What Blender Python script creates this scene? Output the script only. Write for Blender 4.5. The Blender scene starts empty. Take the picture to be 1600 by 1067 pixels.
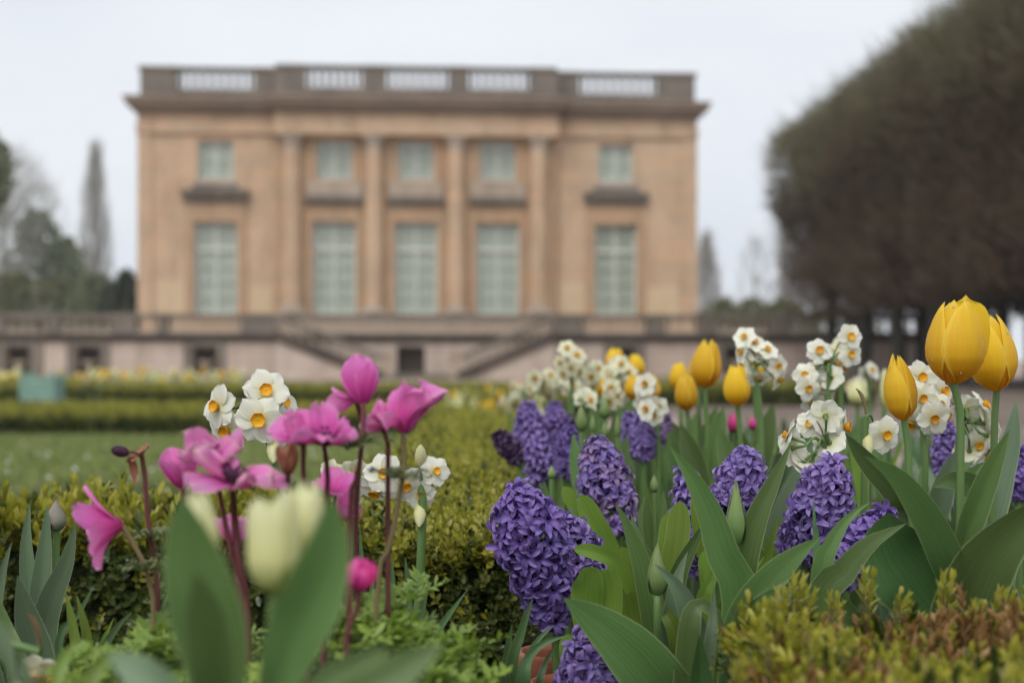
import bpy, math, random
import numpy as np
from mathutils import Matrix, Vector

random.seed(7); rng = np.random.default_rng(7)
scn = bpy.context.scene
col = scn.collection
PI = math.pi
rad = math.radians

# ------------------------------------------------------------------ camera
F, CX, HY, CAMZ = 2222.0, 800.0, 558.0, 0.75      # photograph: focal length in pixels, centre column, horizon row, eye height
cam_d = bpy.data.cameras.new('camera'); cam = bpy.data.objects.new('camera', cam_d); col.objects.link(cam)
cam.location = (0, 0, CAMZ); cam.rotation_euler = (rad(90), 0, 0)
cam_d.sensor_width = 36.0; cam_d.lens = 36.0 * F / 1600.0
cam_d.shift_y = (HY - 533.5) / 1600.0
cam_d.clip_start = 0.05; cam_d.clip_end = 3000
cam_d.dof.use_dof = True; cam_d.dof.focus_distance = 1.27; cam_d.dof.aperture_fstop = 5.0
scn.camera = cam

# ------------------------------------------------------------------ world, sun, exposure
SUN_EL, SUN_AZ = 52.0, 200.0      # degrees; azimuth clockwise from +Y: behind the camera, a little to the left
world = bpy.data.worlds.new('World'); scn.world = world; world.use_nodes = True
nt = world.node_tree; nt.nodes.clear()
wo = nt.nodes.new('ShaderNodeOutputWorld'); bg = nt.nodes.new('ShaderNodeBackground')
sky = nt.nodes.new('ShaderNodeTexSky'); sky.sky_type = 'NISHITA'; sky.sun_disc = False
sky.sun_elevation = rad(SUN_EL); sky.sun_rotation = rad(SUN_AZ); sky.dust_density = 4.0; sky.air_density = 1.0
tc = nt.nodes.new('ShaderNodeTexCoord'); ns = nt.nodes.new('ShaderNodeTexNoise')
ns.inputs['Scale'].default_value = 2.2; ns.inputs['Detail'].default_value = 4; ns.inputs['Roughness'].default_value = 0.5
mpw = nt.nodes.new('ShaderNodeMapping'); mpw.inputs['Scale'].default_value = (1, 1, 3.0)
cr = nt.nodes.new('ShaderNodeValToRGB')
cr.color_ramp.elements[0].position = 0.32; cr.color_ramp.elements[0].color = (6.75, 7.2, 7.95, 1)
cr.color_ramp.elements[1].position = 0.70; cr.color_ramp.elements[1].color = (8.15, 8.4, 8.7, 1)
mx = nt.nodes.new('ShaderNodeMixRGB'); mx.inputs['Fac'].default_value = 0.93
nt.links.new(tc.outputs['Generated'], mpw.inputs['Vector']); nt.links.new(mpw.outputs['Vector'], ns.inputs['Vector'])
nt.links.new(ns.outputs['Fac'], cr.inputs['Fac'])
nt.links.new(sky.outputs['Color'], mx.inputs['Color1']); nt.links.new(cr.outputs['Color'], mx.inputs['Color2'])
nt.links.new(mx.outputs['Color'], bg.inputs['Color']); bg.inputs['Strength'].default_value = 0.10
nt.links.new(bg.outputs['Background'], wo.inputs['Surface'])

sd = bpy.data.lights.new('sun', 'SUN'); sd.energy = 1.5; sd.angle = rad(35); sd.color = (1.0, 0.97, 0.93)
so = bpy.data.objects.new('sun', sd); col.objects.link(so)
so.rotation_euler = (rad(90 - SUN_EL), 0, rad(180 - SUN_AZ))

scn.view_settings.view_transform = 'Standard'; scn.view_settings.look = 'None'
scn.view_settings.exposure = 0.25; scn.view_settings.gamma = 1.0; scn.view_settings.use_curve_mapping = False
scn.render.engine = 'CYCLES'
scn.cycles.use_denoising = True
scn.cycles.max_bounces = 6; scn.cycles.diffuse_bounces = 3; scn.cycles.glossy_bounces = 2
scn.cycles.transmission_bounces = 4; scn.cycles.volume_bounces = 0; scn.cycles.transparent_max_bounces = 8
scn.cycles.caustics_reflective = False; scn.cycles.caustics_refractive = False

# ------------------------------------------------------------------ geometry helpers
def P(px, py, d):
    return np.array([(px - CX) / F * d, d, CAMZ - (py - HY) / F * d])

def unit(v):
    v = np.asarray(v, float); return v / max(1e-9, np.linalg.norm(v))

def spline(pts, n):
    p = np.asarray(pts, float)
    if len(p) == 2:
        t = np.linspace(0, 1, n)[:, None]; return p[0] * (1 - t) + p[1] * t
    q = np.vstack([2 * p[0] - p[1], p, 2 * p[-1] - p[-2]])
    seg = np.linalg.norm(np.diff(p, axis=0), axis=1); cum = np.concatenate([[0], np.cumsum(seg)])
    out = []
    for s in np.linspace(0, cum[-1], n):
        i = min(len(p) - 2, int(np.searchsorted(cum, s, side='right') - 1)); i = max(0, i)
        t = (s - cum[i]) / max(1e-9, seg[i])
        a, b, c, d = q[i], q[i + 1], q[i + 2], q[i + 3]
        out.append(0.5 * (2 * b + (c - a) * t + (2 * a - 5 * b + 4 * c - d) * t * t + (3 * b - a - 3 * c + d) * t ** 3))
    return np.array(out)

def frame(z, up=(0, 0, 1), roll=0.0):
    """3x3 whose columns are x,y,z with z along the given direction."""
    z = unit(z); u = np.asarray(up, float)
    if abs(z @ u) > 0.98: u = np.array([0, 1.0, 0])
    x = unit(np.cross(u, z)); y = np.cross(z, x)
    c, s = math.cos(roll), math.sin(roll)
    return np.stack([x * c + y * s, y * c - x * s, z], axis=1)

def M4(R, t, s=1.0):
    m = np.eye(4); m[:3, :3] = np.asarray(R) * s; m[:3, 3] = t; return m

class Geo:
    def __init__(s): s.v, s.f, s.m, s.uv, s.r, s.n = [], [], [], [], [], 0
    def raw(s, V, Q, mat=0, uv=None, r=0.0):
        V = np.asarray(V, float).reshape(-1, 3); Q = np.asarray(Q, int)
        s.v.append(V); s.f.append(Q + s.n); s.m.append(np.full(len(Q), mat) if np.isscalar(mat) else np.asarray(mat))
        s.uv.append(np.zeros((len(V), 2)) if uv is None else np.asarray(uv, float))
        s.r.append(np.full(len(V), r) if np.isscalar(r) else np.asarray(r, float)); s.n += len(V); return s
    def grid(s, A, mat=0, r=0.0):
        n, m = A.shape[:2]; i = np.arange(n * m).reshape(n, m)
        Q = np.stack([i[:-1, :-1], i[:-1, 1:], i[1:, 1:], i[1:, :-1]], -1).reshape(-1, 4)
        u, v = np.meshgrid(np.linspace(0, 1, n), np.linspace(0, 1, m), indexing='ij')
        return s.raw(A.reshape(-1, 3), Q, mat, np.stack([u.ravel(), v.ravel()], 1), r)
    def tube(s, pts, rr, seg=8, mat=0, r=0.0, n=None):
        p = spline(pts, n) if n else np.asarray(pts, float)
        k = len(p); rr = np.interp(np.linspace(0, 1, k), np.linspace(0, 1, len(rr)), rr) if not np.isscalar(rr) else np.full(k, rr)
        T = np.gradient(p, axis=0); x = None; rings = []
        for i in range(k):
            t = unit(T[i])
            if x is None: x = frame(t)[:, 0]
            x = unit(x - t * (x @ t)); y = np.cross(t, x)
            a = np.linspace(0, 2 * PI, seg + 1)
            rings.append(p[i] + rr[i] * (np.cos(a)[:, None] * x + np.sin(a)[:, None] * y))
        A = np.array(rings)
        s.grid(A, mat, r)
        s.grid(np.stack([A[-1], np.repeat(p[-1:] + unit(T[-1]) * rr[-1] * .5, seg + 1, 0)]), mat, r)
        return s
    def box(s, x0, x1, y0, y1, z0, z1, mat=0, r=0.0):
        V = [(x, y, z) for x in (x0, x1) for y in (y0, y1) for z in (z0, z1)]
        Q = [(0, 1, 3, 2), (4, 6, 7, 5), (0, 4, 5, 1), (2, 3, 7, 6), (0, 2, 6, 4), (1, 5, 7, 3)]
        return s.raw(V, Q, mat, None, r)
    def lathe(s, prof, seg=12, c=(0, 0, 0), mat=0, r=0.0):
        a = np.linspace(0, 2 * PI, seg + 1)
        A = np.array([[(c[0] + q * math.cos(t), c[1] + q * math.sin(t), c[2] + z) for t in a] for q, z in prof])
        return s.grid(A, mat, r)
    def ball(s, c, R, n=6, seg=8, mat=0, r=0.0, sq=(1, 1, 1)):
        th = np.linspace(0, PI, n + 1); ph = np.linspace(0, 2 * PI, seg + 1)
        A = np.array([[(c[0] + R * sq[0] * math.sin(t) * math.cos(f), c[1] + R * sq[1] * math.sin(t) * math.sin(f), c[2] + R * sq[2] * math.cos(t)) for f in ph] for t in th])
        return s.grid(A, mat, r)
    def join(s):
        if len(s.v) > 1:
            tri = [q for q in s.f if q.shape[1] == 3]; quad = [q for q in s.f if q.shape[1] == 4]
            mt = [m for q, m in zip(s.f, s.m) if q.shape[1] == 3]; mq = [m for q, m in zip(s.f, s.m) if q.shape[1] == 4]
            s.v = [np.vstack(s.v)]; s.uv = [np.vstack(s.uv)]; s.r = [np.concatenate(s.r)]
            s.f = ([np.vstack(tri)] if tri else []) + ([np.vstack(quad)] if quad else [])
            s.m = ([np.concatenate(mt)] if tri else []) + ([np.concatenate(mq)] if quad else [])
        return s
    def inst(s, T, Ms, rs=None, mat=None):
        """append N transformed copies of template T."""
        T.join(); V = T.v[0]; N = len(Ms); Ms = np.asarray(Ms)
        W = np.einsum('nij,vj->nvi', Ms[:, :3, :3], V) + Ms[:, None, :3, 3]
        rs = rng.random(N) if rs is None else np.asarray(rs)
        n0 = s.n; k = len(V)
        s.v.append(W.reshape(-1, 3)); s.uv.append(np.tile(T.uv[0], (N, 1)))
        s.r.append(((rs[:, None] + T.r[0][None, :])).ravel())
        off = (np.arange(N) * k)[:, None, None] + n0
        for q, m in zip(T.f, T.m):
            s.f.append((q[None] + off).reshape(-1, q.shape[1]))
            if mat is None: s.m.append(np.tile(m, N))
            else: s.m.append(np.repeat(np.asarray(mat), len(q)))
        s.n += N * k; return s
    def mesh(s, name, mats, off=(0, 0, 0), smooth=True):
        s.join(); V = s.v[0] - np.asarray(off, float)
        me = bpy.data.meshes.new(name)
        loops = np.concatenate([q.ravel() for q in s.f]).astype(np.int32)
        tot = np.concatenate([np.full(len(q), q.shape[1]) for q in s.f]).astype(np.int32)
        st = np.concatenate([[0], np.cumsum(tot)[:-1]]).astype(np.int32)
        me.vertices.add(len(V)); me.vertices.foreach_set('co', V.astype(np.float32).ravel())
        me.loops.add(len(loops)); me.loops.foreach_set('vertex_index', loops)
        me.polygons.add(len(tot)); me.polygons.foreach_set('loop_start', st)
        me.polygons.foreach_set('material_index', np.concatenate(s.m).astype(np.int32))
        me.polygons.foreach_set('use_smooth', np.full(len(tot), smooth))
        uvl = me.uv_layers.new(name='UVMap'); uvl.data.foreach_set('uv', s.uv[0][loops].astype(np.float32).ravel())
        at = me.attributes.new('rnd', 'FLOAT', 'POINT'); at.data.foreach_set('value', s.r[0].astype(np.float32))
        for m in (mats if isinstance(mats, (list, tuple)) else [mats]): me.materials.append(m)
        me.update(calc_edges=True); me.validate(); return me
    def build(s, name, mats, parent=None, smooth=True, **kw):
        me = s.mesh(name, mats, OFF.get(parent.name, (0, 0, 0)) if parent else (0, 0, 0), smooth)
        return link(name, me, parent, **kw)

OFF = {}
def link(name, me, parent=None, M=None, label=None, cat=None, group=None, kind=None):
    o = bpy.data.objects.new(name, me); col.objects.link(o)
    if parent: o.parent = parent
    if M is not None:
        m = np.array(M)
        if parent is not None and parent.name in OFF: m[:3, 3] -= OFF[parent.name]
        o.matrix_local = Matrix(m.tolist())
    if parent is not None and M is None: OFF[o.name] = OFF.get(parent.name, np.zeros(3))
    for k, v in (('label', label), ('category', cat), ('group', group), ('kind', kind)):
        if v: o[k] = v
    return o

def thing(name, label, cat, loc=(0, 0, 0), group=None, rotz=0.0):
    o = bpy.data.objects.new(name, None); col.objects.link(o); o.empty_display_size = 0.02
    o.location = [float(x) for x in loc]; o.rotation_euler = (0, 0, rotz); o['label'] = label; o['category'] = cat
    if group: o['group'] = group
    OFF[o.name] = np.zeros(3) if rotz else np.asarray(loc, float)     # turned things are built in their own axes
    return o

def copy_tree(root, loc, label=None):
    r = root.copy(); col.objects.link(r); r.location = loc
    if label: r['label'] = label
    for ch in list(root.children):
        c = ch.copy(); col.objects.link(c); c.parent = r
        for g in ch.children:
            d = g.copy(); col.objects.link(d); d.parent = c
    return r

# ------------------------------------------------------------------ materials
def nodes(name):
    m = bpy.data.materials.new(name); m.use_nodes = True
    t = m.node_tree; t.nodes.clear()
    o = t.nodes.new('ShaderNodeOutputMaterial'); b = t.nodes.new('ShaderNodeBsdfPrincipled')
    t.links.new(b.outputs[0], o.inputs['Surface'])
    return m, t, b, o
def nd(t, ty, **kw):
    n = t.nodes.new('ShaderNode' + ty)
    for k, v in kw.items():
        if k in n.inputs: n.inputs[k].default_value = v
        else: setattr(n, k, v)
    return n
def ramp(t, stops):
    r = t.nodes.new('ShaderNodeValToRGB'); e = r.color_ramp.elements
    while len(e) < len(stops): e.new(0.5)
    for k, (p, c) in zip(e, stops): k.position = p; k.color = (*c, 1) if len(c) == 3 else c
    return r
def math_n(t, op, a, b=None, clamp=False):
    n = t.nodes.new('ShaderNodeMath'); n.operation = op; n.use_clamp = clamp
    for i, x in enumerate((a, b)):
        if x is None: continue
        if isinstance(x, (int, float)): n.inputs[i].default_value = x
        else: t.links.new(x, n.inputs[i])
    return n.outputs[0]
def mixc(t, f, a, b, mode='MIX'):
    n = t.nodes.new('ShaderNodeMixRGB'); n.blend_type = mode
    for i, x in zip(('Fac', 'Color1', 'Color2'), (f, a, b)):
        if isinstance(x, (int, float)): n.inputs[i].default_value = x
        elif isinstance(x, tuple): n.inputs[i].default_value = (*x, 1)
        else: t.links.new(x, n.inputs[i])
    return n.outputs['Color']
def rnd_value(t):
    """random number that differs per object and per joined piece"""
    a = nd(t, 'Attribute', attribute_name='rnd'); oi = nd(t, 'ObjectInfo')
    return math_n(t, 'FRACT', math_n(t, 'ADD', a.outputs['Fac'], oi.outputs['Random']))
def translucent(t, b, o, color, fac):
    tr = nd(t, 'BsdfTranslucent'); mix = nd(t, 'MixShader', Fac=fac)
    t.links.new(color, tr.inputs['Color']); t.links.new(b.outputs[0], mix.inputs[1]); t.links.new(tr.outputs[0], mix.inputs[2])
    t.links.new(mix.outputs[0], o.inputs['Surface'])
def bump(t, b, h, strength, dist):
    n = nd(t, 'Bump', Strength=strength, Distance=dist); t.links.new(h, n.inputs['Height']); t.links.new(n.outputs[0], b.inputs['Normal'])

def leaf_mat(name, dark, light, edge, rough=0.36, tl=0.26, veins=26.0, vary=0.60):
    m, t, b, o = nodes(name)
    uv = nd(t, 'UVMap'); sp = nd(t, 'SeparateXYZ'); t.links.new(uv.outputs[0], sp.inputs[0])
    oi = nd(t, 'ObjectInfo')
    cb = nd(t, 'CombineXYZ'); t.links.new(math_n(t, 'MULTIPLY', sp.outputs[0], 1.6), cb.inputs[0])
    t.links.new(math_n(t, 'MULTIPLY', sp.outputs[1], veins), cb.inputs[1]); t.links.new(math_n(t, 'MULTIPLY', oi.outputs['Random'], 31.0), cb.inputs[2])
    nz = nd(t, 'TexNoise', Scale=1.0, Detail=3.0, Roughness=0.6); t.links.new(cb.outputs[0], nz.inputs['Vector'])
    c = ramp(t, [(0.12, dark), (0.95, light)]); t.links.new(nz.outputs['Fac'], c.inputs['Fac'])
    big = nd(t, 'TexNoise', Scale=22.0, Detail=2.0); tcn = nd(t, 'TexCoord'); t.links.new(tcn.outputs['Object'], big.inputs['Vector'])
    cc = mixc(t, math_n(t, 'MULTIPLY', big.outputs['Fac'], 0.45), c.outputs['Color'], light)
    hv = nd(t, 'HueSaturation'); t.links.new(cc, hv.inputs['Color'])
    t.links.new(math_n(t, 'ADD', math_n(t, 'MULTIPLY', oi.outputs['Random'], vary), 1.0 - vary / 2), hv.inputs['Value'])
    t.links.new(math_n(t, 'ADD', math_n(t, 'MULTIPLY', oi.outputs['Random'], 0.03), 0.485), hv.inputs['Hue'])
    e = math_n(t, 'ABSOLUTE', math_n(t, 'SUBTRACT', sp.outputs[1], 0.5))
    ef = math_n(t, 'MULTIPLY', math_n(t, 'SUBTRACT', e, 0.462, True), 26.0, True)
    fin = mixc(t, ef, hv.outputs['Color'], edge)
    t.links.new(fin, b.inputs['Base Color']); b.inputs['Roughness'].default_value = rough; b.inputs['Specular IOR Level'].default_value = 0.45
    bump(t, b, nz.outputs['Fac'], 0.3, 0.002)
    translucent(t, b, o, fin, tl)
    return m

def petal_mat(name, base, mid, tip, edge=None, streak=0.25, tl=0.3, rough=0.45, nstreak=18.0, edge_at=0.40, emit=None):
    m, t, b, o = nodes(name)
    uv = nd(t, 'UVMap'); sp = nd(t, 'SeparateXYZ'); t.links.new(uv.outputs[0], sp.inputs[0]); rv = rnd_value(t)
    r = ramp(t, [(0.0, base), (0.35, mid), (1.0, tip)]); t.links.new(sp.outputs[0], r.inputs['Fac'])
    cb = nd(t, 'CombineXYZ'); t.links.new(math_n(t, 'MULTIPLY', sp.outputs[0], 1.3), cb.inputs[0])
    t.links.new(math_n(t, 'MULTIPLY', sp.outputs[1], nstreak), cb.inputs[1]); t.links.new(math_n(t, 'MULTIPLY', rv, 17.0), cb.inputs[2])
    nz = nd(t, 'TexNoise', Scale=1.0, Detail=3.0, Roughness=0.65); t.links.new(cb.outputs[0], nz.inputs['Vector'])
    hv = nd(t, 'HueSaturation'); t.links.new(r.outputs['Color'], hv.inputs['Color'])
    va = math_n(t, 'ADD', math_n(t, 'MULTIPLY', nz.outputs['Fac'], streak * 2), 1 - streak)
    t.links.new(math_n(t, 'ADD', va, math_n(t, 'MULTIPLY', math_n(t, 'SUBTRACT', rv, 0.5), 0.22)), hv.inputs['Value'])
    t.links.new(math_n(t, 'ADD', math_n(t, 'MULTIPLY', rv, 0.018), 0.491), hv.inputs['Hue'])
    fin = hv.outputs['Color']
    if edge:
        e = math_n(t, 'ABSOLUTE', math_n(t, 'SUBTRACT', sp.outputs[1], 0.5))
        e = math_n(t, 'MAXIMUM', e, math_n(t, 'SUBTRACT', math_n(t, 'MULTIPLY', sp.outputs[0], 0.9), 0.4))
        e = math_n(t, 'ADD', e, math_n(t, 'MULTIPLY', math_n(t, 'SUBTRACT', nz.outputs['Fac'], 0.5), 0.16))
        ef = math_n(t, 'MULTIPLY', math_n(t, 'SUBTRACT', e, edge_at, True), 9.0, True)
        fin = mixc(t, ef, fin, edge)
    t.links.new(fin, b.inputs['Base Color']); b.inputs['Roughness'].default_value = rough; b.inputs['Specular IOR Level'].default_value = 0.35
    bump(t, b, nz.outputs['Fac'], 0.2, 0.002)
    translucent(t, b, o, fin, tl)
    return m

def speck_mat(name, c1, c2, rough=0.5, tl=0.15, spec=0.5, c3=None):
    """small joined leaves: colour picked per piece"""
    m, t, b, o = nodes(name); rv = rnd_value(t)
    st = [(0.0, c1), (0.75, c2)] + ([(0.97, c3)] if c3 else [])
    r = ramp(t, st); t.links.new(rv, r.inputs['Fac'])
    t.links.new(r.outputs['Color'], b.inputs['Base Color']); b.inputs['Roughness'].default_value = rough; b.inputs['Specular IOR Level'].default_value = spec
    if tl: translucent(t, b, o, r.outputs['Color'], tl)
    return m

def noise_mat(name, stops, scale, rough=0.85, bmp=0.3, dist=0.01, detail=5.0, scale2=None, c2=None, f2=0.5, stretch=(1, 1, 1), spec=0.3):
    m, t, b, o = nodes(name); tcn = nd(t, 'TexCoord'); mp = nd(t, 'Mapping'); mp.inputs['Scale'].default_value = stretch
    t.links.new(tcn.outputs['Object'], mp.inputs['Vector'])
    n1 = nd(t, 'TexNoise', Scale=scale, Detail=detail, Roughness=0.6); t.links.new(mp.outputs[0], n1.inputs['Vector'])
    r = ramp(t, stops); t.links.new(n1.outputs['Fac'], r.inputs['Fac']); fin = r.outputs['Color']
    if scale2:
        n2 = nd(t, 'TexNoise', Scale=scale2, Detail=3.0); t.links.new(tcn.outputs['Object'], n2.inputs['Vector'])
        k = ramp(t, [(0.45, (0, 0, 0)), (0.62, (1, 1, 1))]); t.links.new(n2.outputs['Fac'], k.inputs['Fac'])
        fin = mixc(t, math_n(t, 'MULTIPLY', k.outputs['Color'], f2), fin, c2)
    t.links.new(fin, b.inputs['Base Color']); b.inputs['Roughness'].default_value = rough; b.inputs['Specular IOR Level'].default_value = spec
    if bmp: bump(t, b, n1.outputs['Fac'], bmp, dist)
    return m

def ashlar_mat(name, c1, c2, c3, bw=1.15, bh=0.48, stain=(0.14, 0.115, 0.085), f=0.4):
    """coursed limestone, seen out of focus: block to block colour, fine joints, weathering stains"""
    m, t, b, o = nodes(name); tcn = nd(t, 'TexCoord'); sp = nd(t, 'SeparateXYZ'); cb = nd(t, 'CombineXYZ')
    t.links.new(tcn.outputs['Object'], sp.inputs[0])
    t.links.new(math_n(t, 'ADD', sp.outputs[0], sp.outputs[1]), cb.inputs[0]); t.links.new(sp.outputs[2], cb.inputs[1])
    br = nd(t, 'TexBrick', Scale=1.0); br.inputs['Brick Width'].default_value = bw; br.inputs['Row Height'].default_value = bh
    br.inputs['Mortar Size'].default_value = 0.008; br.inputs['Color1'].default_value = (*c1, 1); br.inputs['Color2'].default_value = (*c2, 1)
    br.inputs['Mortar'].default_value = (c1[0] * .6, c1[1] * .6, c1[2] * .6, 1); t.links.new(cb.outputs[0], br.inputs['Vector'])
    n1 = nd(t, 'TexNoise', Scale=0.55, Detail=5.0, Roughness=0.65); t.links.new(tcn.outputs['Object'], n1.inputs['Vector'])
    k1 = ramp(t, [(0.42, (0, 0, 0)), (0.66, (1, 1, 1))]); t.links.new(n1.outputs['Fac'], k1.inputs['Fac'])
    fin = mixc(t, math_n(t, 'MULTIPLY', k1.outputs['Color'], 0.7), br.outputs['Color'], c3)
    n2 = nd(t, 'TexNoise', Scale=1.1, Detail=6.0, Roughness=0.7); mp = nd(t, 'Mapping'); mp.inputs['Scale'].default_value = (1.6, 1.6, 0.35); mp.inputs['Location'].default_value = (3, 1, 7)
    t.links.new(tcn.outputs['Object'], mp.inputs['Vector']); t.links.new(mp.outputs[0], n2.inputs['Vector'])
    k2 = ramp(t, [(0.48, (0, 0, 0)), (0.74, (1, 1, 1))]); t.links.new(n2.outputs['Fac'], k2.inputs['Fac'])
    fin = mixc(t, math_n(t, 'MULTIPLY', k2.outputs['Color'], f), fin, stain)
    t.links.new(fin, b.inputs['Base Color']); b.inputs['Roughness'].default_value = 0.88; b.inputs['Specular IOR Level'].default_value = 0.2
    bump(t, b, n1.outputs['Fac'], 0.3, 0.02)
    return m

MT = {}
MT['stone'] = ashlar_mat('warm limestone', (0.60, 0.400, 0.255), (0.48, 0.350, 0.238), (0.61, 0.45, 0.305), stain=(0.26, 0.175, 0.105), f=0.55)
MT['stone_orange_shaded'] = ashlar_mat('orange limestone with recess shade', (0.49, 0.300, 0.170), (0.41, 0.285, 0.185), (0.51, 0.355, 0.225), stain=(0.21, 0.14, 0.09), f=0.5)  # orange stone, darkened to carry the recess shade behind columns and around windows
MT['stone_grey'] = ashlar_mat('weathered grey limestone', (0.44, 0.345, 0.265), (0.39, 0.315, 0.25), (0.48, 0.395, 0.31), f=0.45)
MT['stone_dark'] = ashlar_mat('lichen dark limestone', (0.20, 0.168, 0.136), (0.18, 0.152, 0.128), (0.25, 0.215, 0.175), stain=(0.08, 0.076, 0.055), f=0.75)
MT['stone_pink'] = ashlar_mat('pale pinkish wall stone', (0.54, 0.43, 0.36), (0.58, 0.475, 0.405), (0.60, 0.51, 0.435), bw=1.6, bh=0.5, stain=(0.27, 0.185, 0.14), f=0.65)
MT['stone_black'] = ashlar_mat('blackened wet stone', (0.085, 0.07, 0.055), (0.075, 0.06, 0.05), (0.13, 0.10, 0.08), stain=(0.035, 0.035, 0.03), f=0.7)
MT['paint_white'] = noise_mat('pale grey green window paint', [(0.3, (0.60, 0.62, 0.55)), (0.7, (0.68, 0.69, 0.63))], 3.0, rough=0.5, bmp=0.0)
MT['curtain'] = noise_mat('pale interior blind', [(0.3, (0.47, 0.475, 0.42)), (0.7, (0.58, 0.58, 0.52))], 2.0, rough=0.9, bmp=0.0, stretch=(4, 1, 0.6))
MT['soil'] = noise_mat('dark wet soil', [(0.3, (0.018, 0.013, 0.009)), (0.7, (0.05, 0.036, 0.024))], 60.0, rough=0.8, bmp=0.8, dist=0.01)
MT['gravel'] = noise_mat('pale pinkish gravel', [(0.3, (0.30, 0.235, 0.19)), (0.7, (0.42, 0.34, 0.28))], 45.0, rough=0.9, bmp=0.4, scale2=0.35, c2=(0.25, 0.19, 0.15), f2=0.5)
MT['lawn'] = noise_mat('short lawn turf', [(0.25, (0.085, 0.125, 0.030)), (0.55, (0.13, 0.175, 0.045)), (0.8, (0.18, 0.20, 0.065))], 9.0, rough=0.8, bmp=0.6, dist=0.03, scale2=1.1, c2=(0.21, 0.20, 0.085), f2=0.6)
MT['grass'] = speck_mat('grass blades', (0.135, 0.20, 0.040), (0.25, 0.285, 0.075), c3=(0.25, 0.24, 0.11), tl=0.25)
MT['bark'] = noise_mat('grey brown wet bark', [(0.3, (0.040, 0.034, 0.027)), (0.7, (0.095, 0.085, 0.066))], 7.0, rough=0.9, bmp=0.8, dist=0.03, stretch=(3, 3, 0.6), scale2=2.0, c2=(0.07, 0.08, 0.045), f2=0.5)
MT['twig'] = speck_mat('bare brown twigs', (0.100, 0.068, 0.046), (0.15, 0.105, 0.07), tl=0.0, rough=0.9, spec=0.1, c3=(0.14, 0.11, 0.06))
MT['twig_bud'] = speck_mat('greyish budding twigs', (0.125, 0.11, 0.068), (0.175, 0.155, 0.098), tl=0.0, rough=0.9, spec=0.1, c3=(0.12, 0.13, 0.06))
MT['twig_grey'] = speck_mat('grey bare twigs', (0.20, 0.19, 0.165), (0.31, 0.295, 0.26), tl=0.0, rough=0.9, spec=0.1)
MT['evergreen'] = speck_mat('evergreen sprays', (0.17, 0.20, 0.12), (0.27, 0.30, 0.18), tl=0.3, rough=0.7)
MT['olive'] = speck_mat('olive spring foliage', (0.12, 0.135, 0.055), (0.20, 0.20, 0.085), tl=0.2, rough=0.7)
MT['yew'] = speck_mat('dark yew foliage', (0.05, 0.068, 0.046), (0.09, 0.11, 0.065), tl=0.05, rough=0.7)
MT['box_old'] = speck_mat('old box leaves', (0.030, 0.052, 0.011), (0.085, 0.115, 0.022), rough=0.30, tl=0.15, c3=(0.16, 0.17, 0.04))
MT['box_young'] = speck_mat('young box shoots with top light', (0.25, 0.27, 0.030), (0.48, 0.45, 0.060), rough=0.36, tl=0.35, c3=(0.52, 0.46, 0.15))  # new growth, brightened further for the light on hedge tops
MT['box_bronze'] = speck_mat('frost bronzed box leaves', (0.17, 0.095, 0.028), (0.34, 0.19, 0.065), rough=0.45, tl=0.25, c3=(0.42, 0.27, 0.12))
MT['box_core'] = noise_mat('dark hedge core with shade in its colour', [(0.3, (0.012, 0.018, 0.006)), (0.7, (0.035, 0.042, 0.014))], 70.0, rough=0.9, bmp=0.9, dist=0.02)  # near-black tone stands for the shade inside the hedge
MT['woody'] = noise_mat('thin woody stem', [(0.3, (0.07, 0.055, 0.03)), (0.7, (0.14, 0.11, 0.06))], 60.0, rough=0.8, bmp=0.2)
MT['tulip_leaf'] = leaf_mat('tulip leaf', (0.066, 0.130, 0.038), (0.165, 0.265, 0.082), (0.36, 0.44, 0.20))
MT['tulip_leaf_grey'] = leaf_mat('bluish tulip leaf', (0.10, 0.165, 0.088), (0.185, 0.26, 0.148), (0.36, 0.42, 0.28))
MT['tulip_leaf_dark'] = leaf_mat('dark tulip leaf', (0.040, 0.088, 0.026), (0.080, 0.150, 0.046), (0.22, 0.30, 0.12), tl=0.1)
MT['hya_leaf'] = leaf_mat('hyacinth leaf', (0.12, 0.205, 0.028), (0.23, 0.345, 0.058), (0.26, 0.38, 0.09), rough=0.3, tl=0.25, veins=18)
MT['narc_leaf'] = leaf_mat('narcissus leaf', (0.075, 0.145, 0.055), (0.115, 0.205, 0.080), (0.15, 0.24, 0.10), tl=0.2)
MT['stem'] = noise_mat('green flower stem', [(0.3, (0.085, 0.16, 0.045)), (0.7, (0.135, 0.225, 0.068))], 40.0, rough=0.45, bmp=0.1, spec=0.4, stretch=(1, 1, .2))
MT['stem_red'] = noise_mat('dark red hairy stem', [(0.3, (0.080, 0.022, 0.022)), (0.7, (0.17, 0.055, 0.050))], 60.0, rough=0.6, bmp=0.2, stretch=(1, 1, .3))
MT['stem_olive'] = noise_mat('brownish olive stem', [(0.3, (0.14, 0.11, 0.045)), (0.7, (0.21, 0.155, 0.075))], 60.0, rough=0.6, bmp=0.2, stretch=(1, 1, .3))
MT['yellow'] = petal_mat('yellow tulip petal', (0.74, 0.34, 0.012), (0.88, 0.56, 0.025), (0.91, 0.66, 0.040), edge=(0.93, 0.72, 0.09), streak=0.13, tl=0.42, rough=0.5)
MT['cream'] = petal_mat('cream tulip petal', (0.40, 0.44, 0.12), (0.76, 0.74, 0.36), (0.80, 0.80, 0.50), streak=0.10, tl=0.3)
MT['budgreen'] = petal_mat('green tulip bud', (0.11, 0.18, 0.055), (0.17, 0.26, 0.085), (0.24, 0.31, 0.11), streak=0.15, tl=0.15)
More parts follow.
